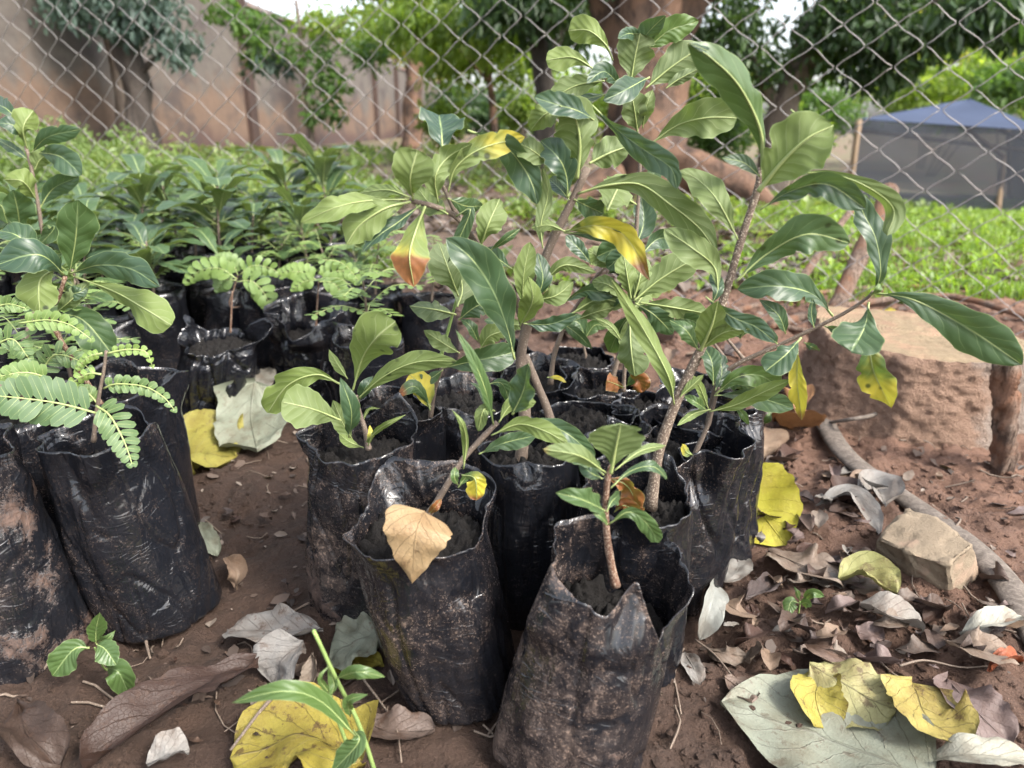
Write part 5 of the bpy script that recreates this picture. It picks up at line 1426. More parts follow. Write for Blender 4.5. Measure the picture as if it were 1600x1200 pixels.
# --- pinnate fronds
def frond(root, d, pts, n, lpx, wpx, tint=.6, dd=0.0, tip=.6, face='t', sp=.9, name='leaf'):
    m = len(pts); path = spline([tuple(P(p[0], p[1], d-dd*i/(m-1))) for i, p in enumerate(pts)], 2*n)
    T = np.gradient(path, axis=0); T /= np.linalg.norm(T, axis=1)[:, None]
    toc = np.array(Vector((0, 0, H)))-path[n]; toc /= np.linalg.norm(toc)
    VV = []; FF = []; UU = []; off = 0
    rs = random.Random(int(pts[0][0]*7+pts[0][1]))
    tilt = Vector(toc)*1.0
    for i in range(2, 2*n+1, 2):
        f = i/(2*n)
        L = lpx*pxs(Vector(path[i]))*(sin(pi*min(1, .18+f*.75))**.6)*(1-(1-tip)*f)
        for sgn in (-1, 1):
            S = np.cross(T[i], toc); S /= np.linalg.norm(S); S *= sgn
            dirn = S*sp + T[i]*.55 + toc*rs.uniform(-.25, .2); dirn /= np.linalg.norm(dirn)
            p0 = path[i]; p1 = p0+dirn*L*.5+toc*L*.05; p2 = p0+dirn*L+toc*L*rs.uniform(-.15, .05)
            v, fq, tq, tt, uv = leaf_arr([p0, p1, p2], wpx*pxs(Vector(p0))*(.8+.2*sin(pi*f)), toc, a=.45, bb=.32, n=8, k=2, fold=.15, wave=.0, arch=.1, petr=.0003, pet=.03)
            VV.append(v); UU.append(uv); FF.append((fq+off, tq+off, tt+off)); off += len(v)
    v, fq, ft, uv = tube_arr(path, np.linspace(.0009, .0004, len(path)), k=5)
    VV.append(v); UU.append(uv)
    o = mesh_np(name, np.vstack(VV), [np.vstack([f[0] for f in FF]), np.vstack([f[1] for f in FF]), np.vstack([f[2] for f in FF]), fq+off, ft+off], [M_leaflet, M_pet], root,
                uv=np.vstack(UU), midx=[0, 1, 1, 1, 1], loc=tuple(root.location))
    o.color = (tint, 0, 0, 1); return o
# --- left hand bags
s = leafy('muddy bag cut by the left edge of the photo with a large bare soil patch', -.425, .492)
bag_parts(s, -.418, .492, .057, .180, .145, lean=(-.022, 0), taper=.10, rim=((-10, .010, 40), (-75, -.012, 40), (90, .012, 60)), seed=61, dust=.6, soil=.50, gloss=.6, rot=.1, flare=.05)
stem(s, [(-20, 700), (-10, 640), (0, 600)], .47, .0025, .0018)
s = leafy('clean black bag at front left with feathery compound leaf seedling', -.330, .540)
bag_parts(s, -.324, .546, .0520, .180, .145, lean=(-.026, .0), taper=.12, rim=((95, .006, 60), (0, .006, 30)), seed=64, dust=.22, soil=.0, gloss=.8, rot=.25, flare=.05)
d5 = .515
stem(s, [(146, 690), (150, 650), (156, 612), (162, 580), (166, 548)], d5, .0020, .0014, M_stem)
frond(s, d5-.02, [(152, 646), (100, 632), (50, 624), (-10, 618)], 9, 48, 19, .12, .03, .9)
frond(s, d5-.02, [(150, 634), (172, 650), (194, 690), (206, 724)], 9, 36, 12, .25, .03)
frond(s, d5, [(162, 607), (182, 600), (225, 604), (255, 620), (272, 640)], 10, 20, 12, .35, .01)
frond(s, d5, [(168, 552), (200, 546), (228, 550), (238, 572)], 8, 13, 9, .95, .0)
frond(s, d5, [(160, 552), (138, 558), (118, 580)], 7, 11, 8, .95, .0)
frond(s, d5-.01, [(158, 585), (138, 584), (112, 600), (103, 622)], 7, 13, 9, .95, .0)
frond(s, d5, [(152, 630), (135, 612), (120, 606)], 5, 18, 10, .5)
frond(s, d5, [(80, 592), (40, 582), (-10, 590)], 7, 26, 15, .6, .02)
s = leafy('bag behind the clean front left one, with glossy broad leaf seedling', -.385, .650)
bag_parts(s, -.385, .650, .053, .185, .155, rim=((10, .010, 40), (120, .01, 50)), seed=66, dust=.3, gloss=.9, rot=.4)
d6 = .63
stem(s, [(78, 500), (90, 470), (102, 432)], d6, .0030, .0022, M_stemred, first=(-.40, .65, .15))
for a in [
    ([(108, 428), (118, 375), (122, 312)], 64, 't', 8, .02, .55, dict(sh='o')),
    ([(108, 428), (155, 414), (205, 420), (249, 448)], 50, 't', 18, .04, .15, dict(sh='o')),
    ([(118, 432), (180, 456), (225, 482), (268, 508)], 64, 'b', 12, .03, .75, dict(sh='w', spot=.15)),
    ([(102, 430), (60, 398), (-10, 415)], 60, 't', 18, .04, .12, dict(sh='o')),
    ([(86, 420), (62, 440), (62, 492)], 66, 'b', 12, .03, .85, dict(spot=.2, sh='o')),
    ([(98, 455), (118, 458), (138, 450)], 26, 't', 12, .0, .2, dict(sh='e')),
    ([(88, 488), (110, 470), (140, 440)], 30, 'b', 12, .0, .3, dict(sh='e')),
    ([(88, 490), (130, 500), (178, 556)], 62, 't', 12, .0, .4, dict(sh='o')),
    ([(95, 420), (85, 400), (98, 395)], 22, 't', 20, .0, .6, dict(sh='e')),
    ([(60, 400), (30, 370), (0, 360)], 46, 't', 20, .0, .15, dict(sh='e')),
]: PL(s, d6, a[0], a[1], a[2], a[3], a[4], a[5], **a[6])
frond(s, d6-.05, [(30, 505), (75, 500), (110, 508), (142, 530)], 9, 22, 12, .7, .0)
frond(s, d6-.03, [(60, 588), (85, 555), (120, 562), (138, 575)], 8, 30, 10, .25, .0)
frond(s, d6-.03, [(-10, 480), (15, 475), (40, 482)], 5, 20, 10, .5)
frond(s, d6-.05, [(-10, 540), (20, 530), (45, 560)], 6, 30, 11, .3)
s = leafy('bag at the left edge holding a tall seedling with layered broad leaves', -.60, .82)
bag_parts(s, -.60, .82, .053, .180, .155, seed=68, dust=.3, gloss=.8, rot=.2)
d7 = .84
stem(s, [(72, 420), (64, 350), (58, 310), (48, 258), (40, 228)], d7, .0040, .0022, M_stem, first=(-.60, .82, .15))
for a in [
    ([(42, 232), (36, 200), (52, 172)], 44, 'b', 12, .0, .9, dict(sh='w')),
    ([(42, 215), (22, 196), (-6, 192)], 30, 't', 20, .02, .1, dict(sh='e')),
    ([(48, 240), (75, 214), (126, 202)], 30, 't', 20, .0, .15, dict(sh='o')),
    ([(58, 238), (95, 245), (128, 274)], 48, 't', 12, .02, .12, dict(sh='o')),
    ([(54, 266), (62, 250), (76, 240)], 30, 'b', 12, .0, .6, dict(sh='e')),
    ([(56, 312), (36, 284), (6, 280)], 50, 'b', 12, .02, .85, dict(sh='e', spot=.25)),
    ([(62, 326), (84, 294), (124, 276)], 36, 't', 14, .0, .2, dict(sh='o')),
    ([(44, 250), (20, 232), (-8, 216)], 18, 't', 20, .0, .12, dict(sh='e')),
    ([(32, 364), (28, 330), (20, 296)], 50, 't', 12, .03, .4, dict(sh='o')),
    ([(62, 350), (85, 355), (60, 385)], 24, 't', 20, .0, .4, dict(sh='e')),
    ([(30, 190), (10, 170), (-12, 160)], 34, 't', 12, -.03, .15, dict(sh='e')),
    ([(60, 360), (100, 345), (90, 330)], 26, 't', 20, .0, .5, dict(sh='e')),
    ([(-20, 340), (0, 320), (12, 350)], 40, 'b', 20, .0, .7, dict(sh='e')),
]: PL(s, d7, a[0], a[1], a[2], a[3], a[4], a[5], **a[6])

# ------------------------------------------------------------------ prototype seedlings for the nursery rows
def proto_leafy(label, x, y, seed, nl=11, hgt=.16, fernlike=False, bagkw={}, group='seedlings in the rear nursery rows'):
    rs = random.Random(seed)
    root = leafy(label, x, y, group=group)
    kw = dict(seed=seed, dust=.25, gloss=.8, rot=rs.uniform(0, 1.5), amp=1.5, fine=False, flare=.08, rim=((rs.uniform(0, 360), .015, 50),)); kw.update(bagkw)
    h = rs.uniform(.150, .175)
    bag_parts(root, x, y, .050, h, h*.91, **kw)
    z0 = root.location.z; bx, by = x, y
    tx, ty = rs.uniform(-.02, .02), rs.uniform(-.02, .02)
    path = [(bx, by, z0+h*.86), (bx+tx*.4, by+ty*.4, z0+h*.86+hgt*.5), (bx+tx, by+ty, z0+h*.86+hgt)]
    tube('stem', spline(path, 10), np.linspace(.0026, .0014, 11), M_stem, root, loc=tuple(root.location), k=6)
    for i in range(nl):
        f = .35+.65*(i+.5)/nl
        p0 = Vector(path[0]).lerp(Vector(path[2]), f); a = i*2.4+rs.uniform(-.4, .4)
        L = (.105 if not fernlike else .080)*rs.uniform(.75, 1.15)*(1.1-.35*f)
        up = rs.uniform(.0, 1.3)*(f*.8+.2) + .1
        dr = Vector((cos(a), sin(a), 0))
        p1 = p0+dr*L*.5+Vector((0, 0, L*.5*up)); p2 = p0+dr*L*.98+Vector((0, 0, L*(up*.75-.18)))
        if not fernlike:
            Nn = Vector((0, 0, 1))*.9-dr*.25*up
            leaf_obj(root, [tuple(p0), tuple(p1), tuple(p2)], L*rs.uniform(.36, .46), Nn, (rs.uniform(.1, .6), 0, .1, 1), a=1.1, bb=.6, n=12, k=3, seed=seed*20+i, fold=rs.uniform(.2, .5), wave=.05)
        else:
            fr = spline([tuple(p0), tuple(p1), tuple(p2)], 14); VV = []; FF = []; UU = []; off = 0
            for q in range(2, 15, 2):
                for sg in (-1, 1):
                    sd = Vector((-sin(a), cos(a), 0))*sg
                    e = Vector(fr[q]); dn_ = (sd*.9+dr*.4+Vector((0, 0, -.15))).normalized(); LL = .018*rs.uniform(.85, 1.1)
                    v, fq, tq, tt, uv = leaf_arr([tuple(e), tuple(e+dn_*LL*.5), tuple(e+dn_*LL)], .0085, (0, 0, 1), a=.45, bb=.35, n=5, k=1, fold=.1, wave=0, arch=0, petr=.0002, pet=.02)
                    VV.append(v); UU.append(uv); FF.append((fq+off, tq+off, tt+off)); off += len(v)
            v, fq, ft, uv = tube_arr(fr, .0006, k=4); VV.append(v); UU.append(uv)
            o = mesh_np('leaf', np.vstack(VV), [np.vstack([g_[0] for g_ in FF]), np.vstack([g_[1] for g_ in FF]), np.vstack([g_[2] for g_ in FF]), fq+off, ft+off], [M_leaflet, M_pet], root, uv=np.vstack(UU), midx=[0, 1, 1, 1, 1], loc=tuple(root.location))
            o.color = (rs.uniform(.5, .9), 0, 0, 1)
    return root
def copy_tree(o, loc, rz, label=None, scale=1.0):
    c = o.copy(); C.objects.link(c); c.location = loc; c.rotation_euler = (0, 0, rz); c.scale = (scale,)*3
    if label: c['label'] = label
    for ch in list(o.children):
        k = ch.copy(); C.objects.link(k); k.parent = c
        if k.name.startswith('leaf'):
            col = list(ch.color); col[0] = min(1, max(0, col[0]+random.uniform(-.15, .15))); k.color = col
    return c
# mid-left bags seen individually
midplant('crumpled half empty bag with a tall pointed corner standing apart at mid left', -.452, .985, .054, .130,
    dict(seed=71, dust=.12, gloss=1.0, rot=.7, amp=2.6, flare=.10, lean=(.035, .0), rim=((170, .034, 34), (20, .028, 34), (-90, -.012, 50))), [([(360, 520), (363, 455)], .0016, .0012, M_stemred)],
    [], .985)
s = leafy('folded open bag with a wide collar left of the centre cluster', -.318, 1.075)
bag_parts(s, -.318, 1.075, .056, .155, .105, seed=73, dust=.15, gloss=1.0, rot=.2, amp=2.2, flare=.10, rim=((170, .010, 40), (0, .006, 40), (90, .02, 60), (-90, -.030, 50)))
stem(s, [(494, 510), (496, 470), (498, 440)], 1.075, .0018, .0012, M_stemred)
frond(s, 1.06, [(498, 438), (520, 425), (545, 425), (560, 440)], 8, 24, 10, .8)
frond(s, 1.05, [(498, 440), (520, 442), (540, 465)], 7, 24, 10, .7)
frond(s, 1.06, [(496, 438), (470, 425), (440, 425)], 7, 22, 10, .85)
frond(s, 1.05, [(496, 438), (476, 440), (458, 452)], 6, 18, 9, .8)
s = leafy('black bag behind the crumpled one with a compound leaf seedling', -.40, 1.15)
bag_parts(s, -.40, 1.15, .052, .175, .155, seed=75, dust=.2, gloss=.6, rot=.2)
stem(s, [(362, 480), (366, 450), (372, 430)], 1.13, .0018, .0012, M_stemred, first=(-.40, 1.15, .15))
frond(s, 1.09, [(370, 440), (395, 440), (415, 462), (425, 490)], 8, 28, 11, .7)
frond(s, 1.09, [(370, 436), (345, 420), (315, 422), (292, 440)], 8, 26, 11, .75)
frond(s, 1.12, [(372, 430), (362, 412), (340, 402)], 7, 22, 9, .6)
frond(s, 1.12, [(374, 430), (395, 415), (425, 420), (440, 432)], 7, 22, 9, .75)
frond(s, 1.10, [(370, 438), (352, 438), (340, 452)], 5, 22, 12, .5)

protos = [proto_leafy('broad leaf seedling behind the crumpled bag, left of the feathery one', -.60, 1.17, 81, 14, .10),
          proto_leafy('taller broad leaf seedling second left of the feathery one behind the crumpled bag', -.70, 1.14, 82, 16, .13),
          proto_leafy('short broad leaf seedling right behind the crumpled bag', -.49, 1.22, 83, 12, .09),
          proto_leafy('tallest broad leaf seedling at left of the front nursery row', -.80, 1.20, 84, 17, .16)]
fern = proto_leafy('feathery seedling bag just behind the folded collar bag', -.24, 1.22, 85, 9, .11, True)
fern2 = proto_leafy('feathery seedling bag left of the crumpled pointed corner bag', -.56, .93, 86, 9, .10, True)
rs = random.Random(5); ords = ['first', 'second', 'third', 'fourth', 'fifth', 'sixth', 'seventh', 'eighth', 'ninth', 'tenth', 'eleventh', 'twelfth', 'thirteenth', 'fourteenth', 'fifteenth']
k = 0
for ri, yv in enumerate((1.32, 1.43, 1.54, 1.66, 1.78)):
    xl = -.86*yv*.86-.06*ri; xr = (-.13, -.15, -.20, -.30, -.42)[ri]
    nb = int((xr-xl)/.108)
    for q in range(nb):
        x = xl+(q+.5*(ri % 2)+rs.uniform(-.1, .1))*.108; y = yv+rs.uniform(-.02, .02)
        fn = rs.random() >= .78; src = fern if fn else rs.choice(protos)
        lb = '%s seedling, %s from the left in the %s rear nursery row' % ('feathery' if fn else 'broad leaf', ords[q], ('frontmost', 'second', 'middle', 'fourth', 'last')[ri])
        copy_tree(src, (x, y, float(terr0(x, y))-.002), rs.uniform(0, 6.28), lb, rs.uniform(.82, 1.2))
for (x, y, src, lb) in ((-.74, .96, fern2, 'feathery seedling bag at the left edge behind the tall layered seedling'), (-.50, .76, fern2, 'low feathery seedling bag between the glossy leaf bag and the left edge'), (-.66, 1.03, protos[2], 'broad leaf seedling bag just right of the left edge group'),
                    (-.48, .64, fern2, 'small feathery seedling bag half out of the left edge'), (-.86, 1.08, protos[1], 'tall broad leaf seedling at far left of the front nursery row'), (-.14, 1.20, fern, 'feathery seedling bag at the right end of the front nursery row'),
                    (-.20, .96, fern, 'drooping feathery seedling bag behind the round leaved seedling')):
    copy_tree(src, (x, y, float(terr0(x, y))-.002), random.uniform(0, 6.28), lb, .95)
# one tall seedling in the back row standing clear against the wall
s = copy_tree(protos[3], (-.40, 1.60, -.002), 2.1, 'tall pale seedling standing clear above the back nursery row', 1.22)

# ================================================================== FALLEN LEAVES
def fallen(label, pts, wpx, col, lift=.004, vein=.5, curl=.12, sh=(.75, .62), heart=0.0, crumple=.11, seed=None, nrm=(0, 0, 1), hz=None, group=None, n=22, k=6, arch=-.2):
    _ls[0] += 1; sd = seed or _ls[0]
    mid = []
    for i, p in enumerate(pts):
        g = G(p[0], p[1]); z = float(terr(g.x, g.y)) + lift + (p[2] if len(p) > 2 else 0)
        r = ray(p[0], p[1]); t = (H-z)/(-r.z); q = Vector((0, 0, H))+r*t
        mid.append((q.x, q.y, q.z))
    m = Vector(mid[len(mid)//2]); T = Vector(mid[-1])-Vector(mid[0])
    # foreshortening: turn the pixel width into metres on the ground
    ang = math.atan2(T.y, T.x)
    perp = Vector((-sin(ang), cos(ang), 0))
    e = .01; a = m-perp*e; b2 = m+perp*e
    def pr(p): v = p-Vector((0, 0, H)); dz = v.dot(VIEW); return Vector((v.x/dz*F, v.dot(Vector((0, sT, cT)))/dz*F))
    ppm = (pr(a)-pr(b2)).length/(2*e)
    width = wpx/max(ppm, 400)
    V, Fq, tq, tt, UV = leaf_arr(mid, width, nrm, a=sh[0], bb=sh[1], fold=curl, arch=arch, wave=.05, n=n, k=k, seed=sd, pet=.02, heart=heart, crumple=crumple, petr=.0008, nw=2.2, irr=.10)
    # keep it above the soil
    gz = terr(V[:, 0], V[:, 1])+.0012
    V[:, 2] = np.maximum(V[:, 2], gz)
    o = mesh_np('fallen_leaf', V, [Fq, tq, tt], M_dead, uv=UV, loc=mid[0])
    kk = .9 if max(col) < .26 else .66
    o.color = (*[c*kk for c in col], vein); tag(o, label, 'leaf', group); return o
GG = (0.20, 0.22, 0.165); TN = (0.19, 0.135, 0.095); BR = (0.060, 0.032, 0.023); SV = (0.21, 0.20, 0.185); DK = (0.055, 0.04, 0.036); MV = (0.15, 0.11, 0.10)
fallen('bright yellow leaf propped on edge against the rightmost bag', [(1142, 748, .045), (1180, 790, .025), (1228, 852, .0)], 104, (.46, .43, .04), vein=.15, nrm=(-.2, -.8, .6), sh=(.5, .75), curl=.05, crumple=.015)
fallen('large dull yellow leaf on the soil beside the front left bags', [(262, 738), (310, 715), (368, 712, .004)], 92, (.36, .33, .07), vein=.6, heart=.7, sh=(.6, .5))
fallen('big pale grey green leaf leaning on the crumpled bag', [(398, 600, .05), (392, 650, .03), (402, 705, .0)], 118, GG, vein=.4, heart=.8, nrm=(.2, -.6, .8), sh=(.6, .5))
fallen('small grey round leaf lying against the crumpled bag', [(420, 575, .06), (405, 600, .045), (400, 622, .03)], 46, (.27, .26, .22), vein=.3, nrm=(.2, -.8, .6))
fallen('yellow blotched leaf under the grass shoot at bottom left', [(560, 1185), (470, 1150, .003), (362, 1190, .004)], 150, (.36, .30, .05), vein=.95, heart=.8, sh=(.6, .45), lift=.007)
fallen('pale grey veined leaf lying face down left of the open soil bag', [(505, 985, .004), (430, 985, .014), (356, 985, .006)], 66, SV, vein=.75, sh=(.6, .5), curl=.3)
fallen('crumpled pale grey leaf half lying under the veined grey leaf', [(475, 1005, .01), (445, 1030, .012), (425, 1070, .002)], 70, SV, vein=.6, sh=(.7, .5), curl=.3)
fallen('long dark red brown leaf stretched across the bottom left soil', [(408, 1035, .004), (300, 1085, .014), (200, 1150, .012), (130, 1200, .004)], 64, (.040, .022, .016), vein=.4, sh=(.7, .6), curl=.7, crumple=.22)
fallen('curled brown leaf with a long upright stalk at the bottom left corner', [(28, 1100, .01), (45, 1150, .016), (95, 1200, .004)], 96, (.055, .036, .027), vein=.3, sh=(.8, .5), curl=.6, crumple=.2)
fallen('grey green leaf half under the open soil bag', [(600, 985, .012), (555, 1005, .01), (515, 1030, .002)], 74, GG, vein=.6, sh=(.7, .5))
fallen('dull yellow leaf under the grey green one beside the open soil bag', [(600, 1040), (560, 1035, .002), (515, 1045)], 44, (.34, .30, .04), vein=.3)
fallen('folded dark brown leaf below the open soil bag', [(560, 1120), (610, 1142, .008), (680, 1140, .002)], 54, (.12, .09, .075), vein=.6, curl=.4)
fallen('pale curled leaf scrap at the bottom edge left of the yellow leaf', [(230, 1196, .01), (262, 1180, .01), (296, 1172, .006)], 44, SV, vein=.3, curl=.6)
fallen('brown grey upright dry leaf left of the grass shoot', [(488, 1020, .02), (490, 1050, .012), (482, 1085, .0)], 36, (.24, .20, .16), vein=.4, nrm=(-.3, -.7, .6), curl=.5)
fallen('huge pale silvery green leaf at the bottom right centre', [(1460, 1225, .012), (1310, 1160, .010), (1125, 1098, .002)], 200, (.27, .29, .225), vein=.55, sh=(.55, .85), curl=.05, crumple=.03, heart=.0)
fallen('folded yellow and cream blotched leaf on top of the huge silvery leaf', [(1265, 1040, .02), (1330, 1075, .028), (1400, 1110, .016)], 84, (.40, .38, .17), vein=.8, sh=(.55, .5), curl=-.3, nrm=(-.1, -.25, 1))
fallen('bright yellow flap of the blotched leaf bending down on the left', [(1285, 1050, .012), (1275, 1090, .012), (1290, 1140, .003)], 88, (.42, .36, .07), vein=.9, sh=(.6, .4), curl=.3)
fallen('yellow brown mottled leaf with dark veins at bottom right', [(1425, 1068, .02), (1450, 1125, .018), (1520, 1165, .008)], 112, (.38, .31, .08), vein=.85, heart=.7, sh=(.6, .45), curl=.3)
fallen('mauve grey smooth leaf right of the mottled leaf', [(1480, 1060, .004), (1520, 1105, .010), (1580, 1165, .004)], 90, MV, vein=.3, sh=(.6, .45), curl=.2)
fallen('pale cream leaf cut off by the bottom right corner', [(1440, 1190, .012), (1520, 1180, .016), (1620, 1190, .008)], 60, (.38, .38, .31), vein=.35, curl=.4)
fallen('long grey tan leaf lying below the bright yellow leaf', [(1200, 860, .003), (1260, 885, .010), (1322, 905, .004)], 52, (.27, .215, .17), vein=.3, sh=(.6, .4))
fallen('yellow green curled leaf with brown end left of the rock', [(1310, 905, .01), (1350, 898, .014), (1400, 932, .004)], 36, (.33, .33, .12), vein=.6, curl=.6)
fallen('silvery arched leaf between hose and yellow leaf', [(1275, 790, .004), (1325, 772, .016), (1352, 800, .008), (1372, 836, .002)], 26, SV, vein=.2, curl=.6)
fallen('silvery cupped leaf touching the hose above the rock', [(1340, 775, .01), (1370, 765, .02), (1384, 790, .008)], 40, SV, vein=.2, curl=.6)
fallen('twisted pale grey leaf on the soil below the rock', [(1335, 945, .004), (1385, 962, .012), (1440, 985, .003)], 34, (.32, .30, .27), vein=.3, curl=.7)
fallen('white curled leaf at the right edge below the hose', [(1500, 990, .004), (1545, 978, .014), (1595, 965, .01)], 44, (.42, .42, .36), vein=.2, curl=.8)
fallen('tan flat leaf near the right edge below the rock', [(1475, 1000, .002), (1530, 1012, .008), (1590, 1030, .003)], 48, (.30, .235, .18), vein=.3)
fallen('dark veined brown leaf on the soil between bags and mottled leaves', [(1255, 1005, .002), (1300, 1018, .010), (1340, 1045, .002)], 48, (.16, .11, .085), vein=.6)
fallen('dried orange rimmed leaf curled like a bowl beside the hose', [(1210, 655, .01), (1245, 672, .002), (1280, 660, .012)], 46, (.34, .17, .07), vein=.3, curl=.7)
fallen('tan leaf with orange edge beside the rightmost bag', [(1140, 680, .006), (1175, 690, .010), (1195, 715, .002)], 48, (.34, .24, .16), vein=.2)
fallen('pale silver leaf upright against the foot of the right bags', [(1120, 905, .02), (1108, 945, .02), (1092, 1000, .002)], 46, (.33, .34, .31), vein=.3, nrm=(.3, -.7, .6), curl=.6)
fallen('small striped grey leaf on the soil right of the foremost bag', [(1070, 1020, .004), (1082, 1040, .008), (1095, 1068, .002)], 34, SV, vein=.4)
fallen('grey dry leaf behind the clean front left bag', [(312, 815, .01), (322, 845, .012), (340, 870, .002)], 40, GG, vein=.3, curl=.5)
fallen('curled tan scrap leaf on the bare soil left of the cluster', [(352, 870, .012), (372, 895, .006), (370, 922, .002)], 34, TN, vein=.2, curl=.8)
fallen('rusty red curled petal like leaf at the right edge', [(1545, 1050, .004), (1570, 1030, .014), (1595, 1035, .006)], 30, (.36, .10, .04), vein=.2, curl=.9, crumple=.2)
fallen('bright yellow leaf lying on the ground behind the stump', [(1372, 484, .01), (1388, 490, .014), (1404, 500, .004)], 22, (.55, .47, .05), vein=.1)
fallen('dark purplish wrinkled leaf beside the right bags', [(1165, 935, .01), (1190, 925, .014), (1220, 905, .004)], 40, DK, vein=.3, curl=.5, crumple=.15)
fallen('large grey dry leaf half hidden below the right bags', [(1120, 910, .01), (1145, 900, .012), (1160, 870, .004)], 46, (.20, .19, .17), vein=.3)
fallen('brown grey leaf left of the huge silvery leaf', [(1130, 1055, .002), (1155, 1075, .006), (1175, 1098, .002)], 40, (.17, .125, .10), vein=.4)
s_ = fallen('pale dead leaf on the ground behind the centre cluster', [(872, 520, .02), (890, 512, .02), (925, 516, .01)], 26, (.40, .41, .38), vein=.1)
# dried heart shaped leaf draped on the open soil bag
o = leaf_obj(None, [tuple(P(664, 800, .418)), tuple(P(650, 835, .400)), tuple(P(644, 912, .400))], 96*.00048, Vector((0, -.9, .35)), (.27, .19, .10, .7), name='dried_leaf', mats=[M_dead, M_dead],
             a=.22, bb=.95, fold=.12, arch=.2, wave=.03, n=30, k=6, pet=.01, seed=5, crumple=.03, heart=0, petr=.0009, irr=.03)
tag(o, 'tan dried heart shaped leaf draped over the rim of the open soil bag', 'leaf')

# scattered ordinary litter
rs = random.Random(11)
cols = [('tan', TN), ('dark red brown', BR), ('blackish', DK), ('mauve brown', MV), ('grey brown', (.14, .11, .09)), ('pale tan', (.19, .155, .125)), ('silvery', (.20, .185, .165)), ('dark brown', (.07, .045, .034)), ('dark brown', (.09, .063, .05))]
lab = 'dry brown leaf lying in the litter right of the bags'
cnt = 0
while cnt < 185:
    u = rs.uniform(1130, 1600); v = rs.uniform(560, 1190)
    if rs.random() < .2: u = rs.uniform(640, 1150); v = rs.uniform(440, 560)
    if 1355 < u < 1545 and 775 < v < 925: continue
    if 1110 < u and 1040 < v: continue
    if 1265 < u and 480 < v < 720: continue
    if u > 1420 and 640 < v < 930 and rs.random() < .65: continue
    L = rs.uniform(16, 60)*(.45+.65*v/1000); a = rs.uniform(0, 6.28)
    far = v < 560; cn, cc = rs.choice(cols)
    fallen(('%s dry leaf lying on the ground behind the centre cluster' % cn) if far else '%s dry leaf lying in the litter right of the bags' % cn, [(u-L*.5*cos(a), v-L*.25*sin(a), rs.uniform(0, .006)), (u, v, rs.uniform(.004, .014)), (u+L*.5*cos(a), v+L*.25*sin(a), rs.uniform(0, .01))],
           L*rs.uniform(.4, .62), cc, vein=rs.uniform(.15, .5), curl=rs.uniform(-.3, .8), crumple=rs.uniform(.06, .2), n=10, k=3,
           group='dry leaves behind the cluster' if far else 'dry leaves littered right of the bags')
    cnt += 1
for i in range(14):
    u = rs.uniform(240, 480); v = rs.uniform(760, 1160); L = rs.uniform(14, 30); a = rs.uniform(0, 6.28)
    fallen('small dark leaf scrap on the damp soil between the bag groups', [(u-L*.5*cos(a), v-L*.25*sin(a)), (u, v, .005), (u+L*.5*cos(a), v+L*.25*sin(a))], L*.5, rs.choice([DK, BR, (.12, .08, .06)]), n=8, k=2, group='leaf scraps on the damp soil')
# twigs
def twig(label, pts, r, mat=M_stem):
    p = [G(u, v)+Vector((0, 0, .004+(q[0] if q else 0))) for (u, v, *q) in pts]
    o = tube('twig', spline([tuple(x) for x in p], 12), np.linspace(r, r*.6, 13), mat, None, loc=tuple(p[0]), k=6, rough=.15); tag(o, label, 'twig'); return o
twig('thin dark stalk curving below the open soil bag', [(568, 1075, .006), (600, 1110), (620, 1150, .004), (628, 1198)], .0011)
twig('long thin stalk on the soil left of the huge silvery leaf', [(1085, 1005), (1120, 1040, .004), (1170, 1100)], .0010)
twig('short tan twig standing on the soil near the clean bag', [(228, 1000), (232, 1020), (236, 1035)], .0016)
twig('pale straw lying across the yellow blotched leaf', [(445, 1115, .02), (410, 1155, .02), (365, 1200, .012)], .0016, M_stem)
twig('stalk of the mottled leaf reaching right over the soil', [(1400, 1065, .012), (1440, 1050, .008), (1500, 1055, .004), (1545, 1052, .004)], .0010)
twig('brown woody root lying behind the stump on the red ground', [(1200, 520, .01), (1330, 486, .012), (1480, 472, .012), (1620, 512, .01)], .011, M_stake)
twig('pale flat root strip right behind the centre cluster', [(1000, 530, .01), (1080, 516, .012), (1160, 512, .012), (1280, 532, .01)], .010, M_stake)
twig('thin brown root across the bare ground beyond the bags', [(1130, 500, .01), (1250, 470, .01), (1400, 455, .01), (1600, 462, .01)], .008, M_stake)

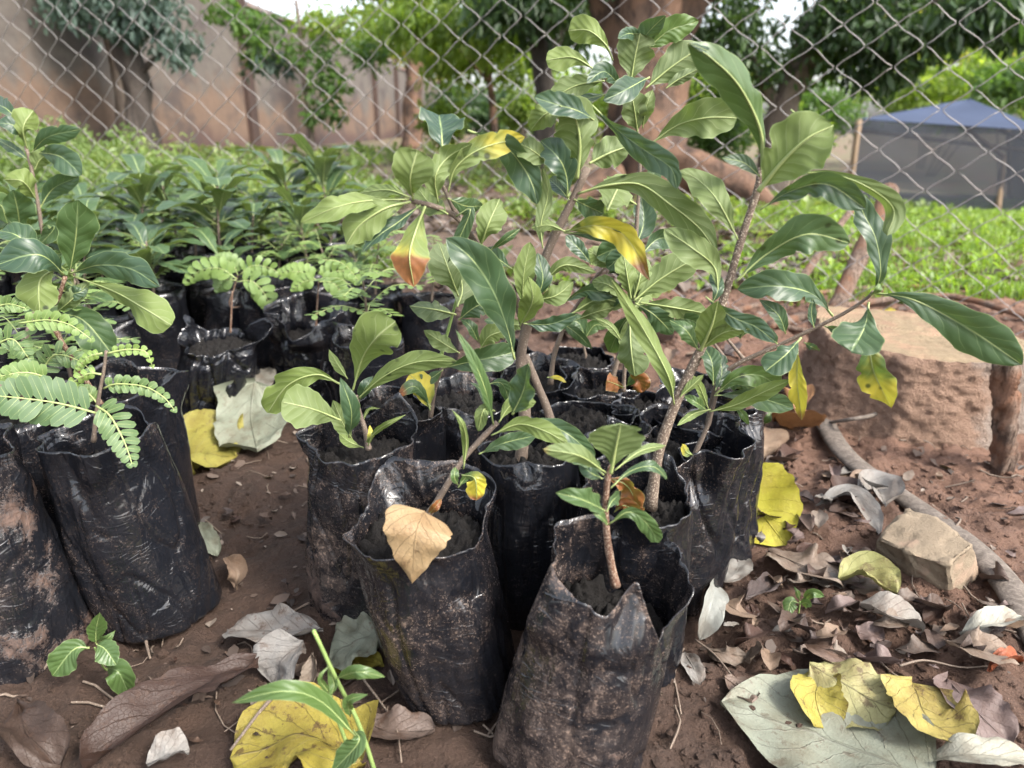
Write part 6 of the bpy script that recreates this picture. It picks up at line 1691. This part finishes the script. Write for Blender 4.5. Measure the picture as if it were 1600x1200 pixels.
# ------------------------------------------------------------------ small live weeds on the soil
def weed(label, base, stempts, leaves, tint=.75, rad=.0010):
    b0 = G(*base); root = empty('weed_seedling', (b0.x, b0.y, float(terr(b0.x, b0.y))), label, 'weed')
    path = [tuple(b0)]+[tuple(P(u, v, b0.y-dy)) for (u, v, dy) in stempts]
    tube('stem', spline(path, 12), np.linspace(rad, rad*.7, 13), M_stemgreen, root, loc=tuple(root.location), k=6)
    for a in leaves: PL(root, b0.y-a[2], a[0], a[1], 't', a[3], 0.01, tint, sh=a[4] if len(a) > 4 else 'e', wave=.03, **(a[5] if len(a) > 5 else {}))
    return root
weed('four leaved bright green weed seedling in front of the left bags', (168, 1048), [(160, 1040, .01), (148, 1012, .03)],
     [([(140, 1012), (115, 1015), (82, 1056)], 52, .03, 12), ([(150, 1006), (150, 985), (156, 957)], 30, .03, 12), ([(150, 1006), (165, 1015), (182, 1040)], 42, .035, 12), ([(152, 1004), (168, 998), (180, 985)], 22, .02, 12), ([(166, 1044), (185, 1050), (204, 1090)], 44, .02, 12, 'e', dict(spot=.5))])
weed('tiny green weed sprouting in the litter right of the foremost bag', (1246, 962), [(1248, 955, .004), (1250, 940, .008)],
     [([(1248, 942), (1236, 940), (1230, 962)], 24, .01, 12), ([(1250, 944), (1260, 942), (1268, 948)], 18, .01, 12), ([(1256, 936), (1270, 926), (1288, 932)], 18, .01, 12), ([(1250, 938), (1246, 925), (1240, 916)], 10, .01, 12)])
weed('tiny green sprout in the litter beside the hose top', (1190, 672), [(1192, 665, .004)],
     [([(1188, 668), (1178, 662), (1170, 660)], 18, .0, 12), ([(1192, 662), (1200, 654), (1204, 642)], 14, .0, 12)])
weed('green grass shoot with broad blades rising over the yellow blotched leaf', (588, 1212), [(560, 1130, .01), (525, 1060, .02), (490, 985, .03)],
     [([(556, 1150), (500, 1095), (440, 1080), (362, 1098)], 36, .03, 14, 'n', dict(nw=1.0)), ([(552, 1140), (560, 1160), (520, 1205)], 40, .02, 14, 'n'), ([(548, 1120), (545, 1095), (575, 1085)], 20, .01, 14), ([(525, 1060), (560, 1050), (602, 1058)], 26, .02, 14), ([(512, 1040), (522, 1070), (515, 1090)], 16, .02, 14)], tint=.8, rad=.0016)
weed('small green shoot rising beside the open soil bag foot', (560, 1210), [(520, 1100, .01), (514, 1040, .02)], [([(520, 1090), (500, 1060), (515, 1040)], 12, .02, 14)], tint=.8, rad=.0014)
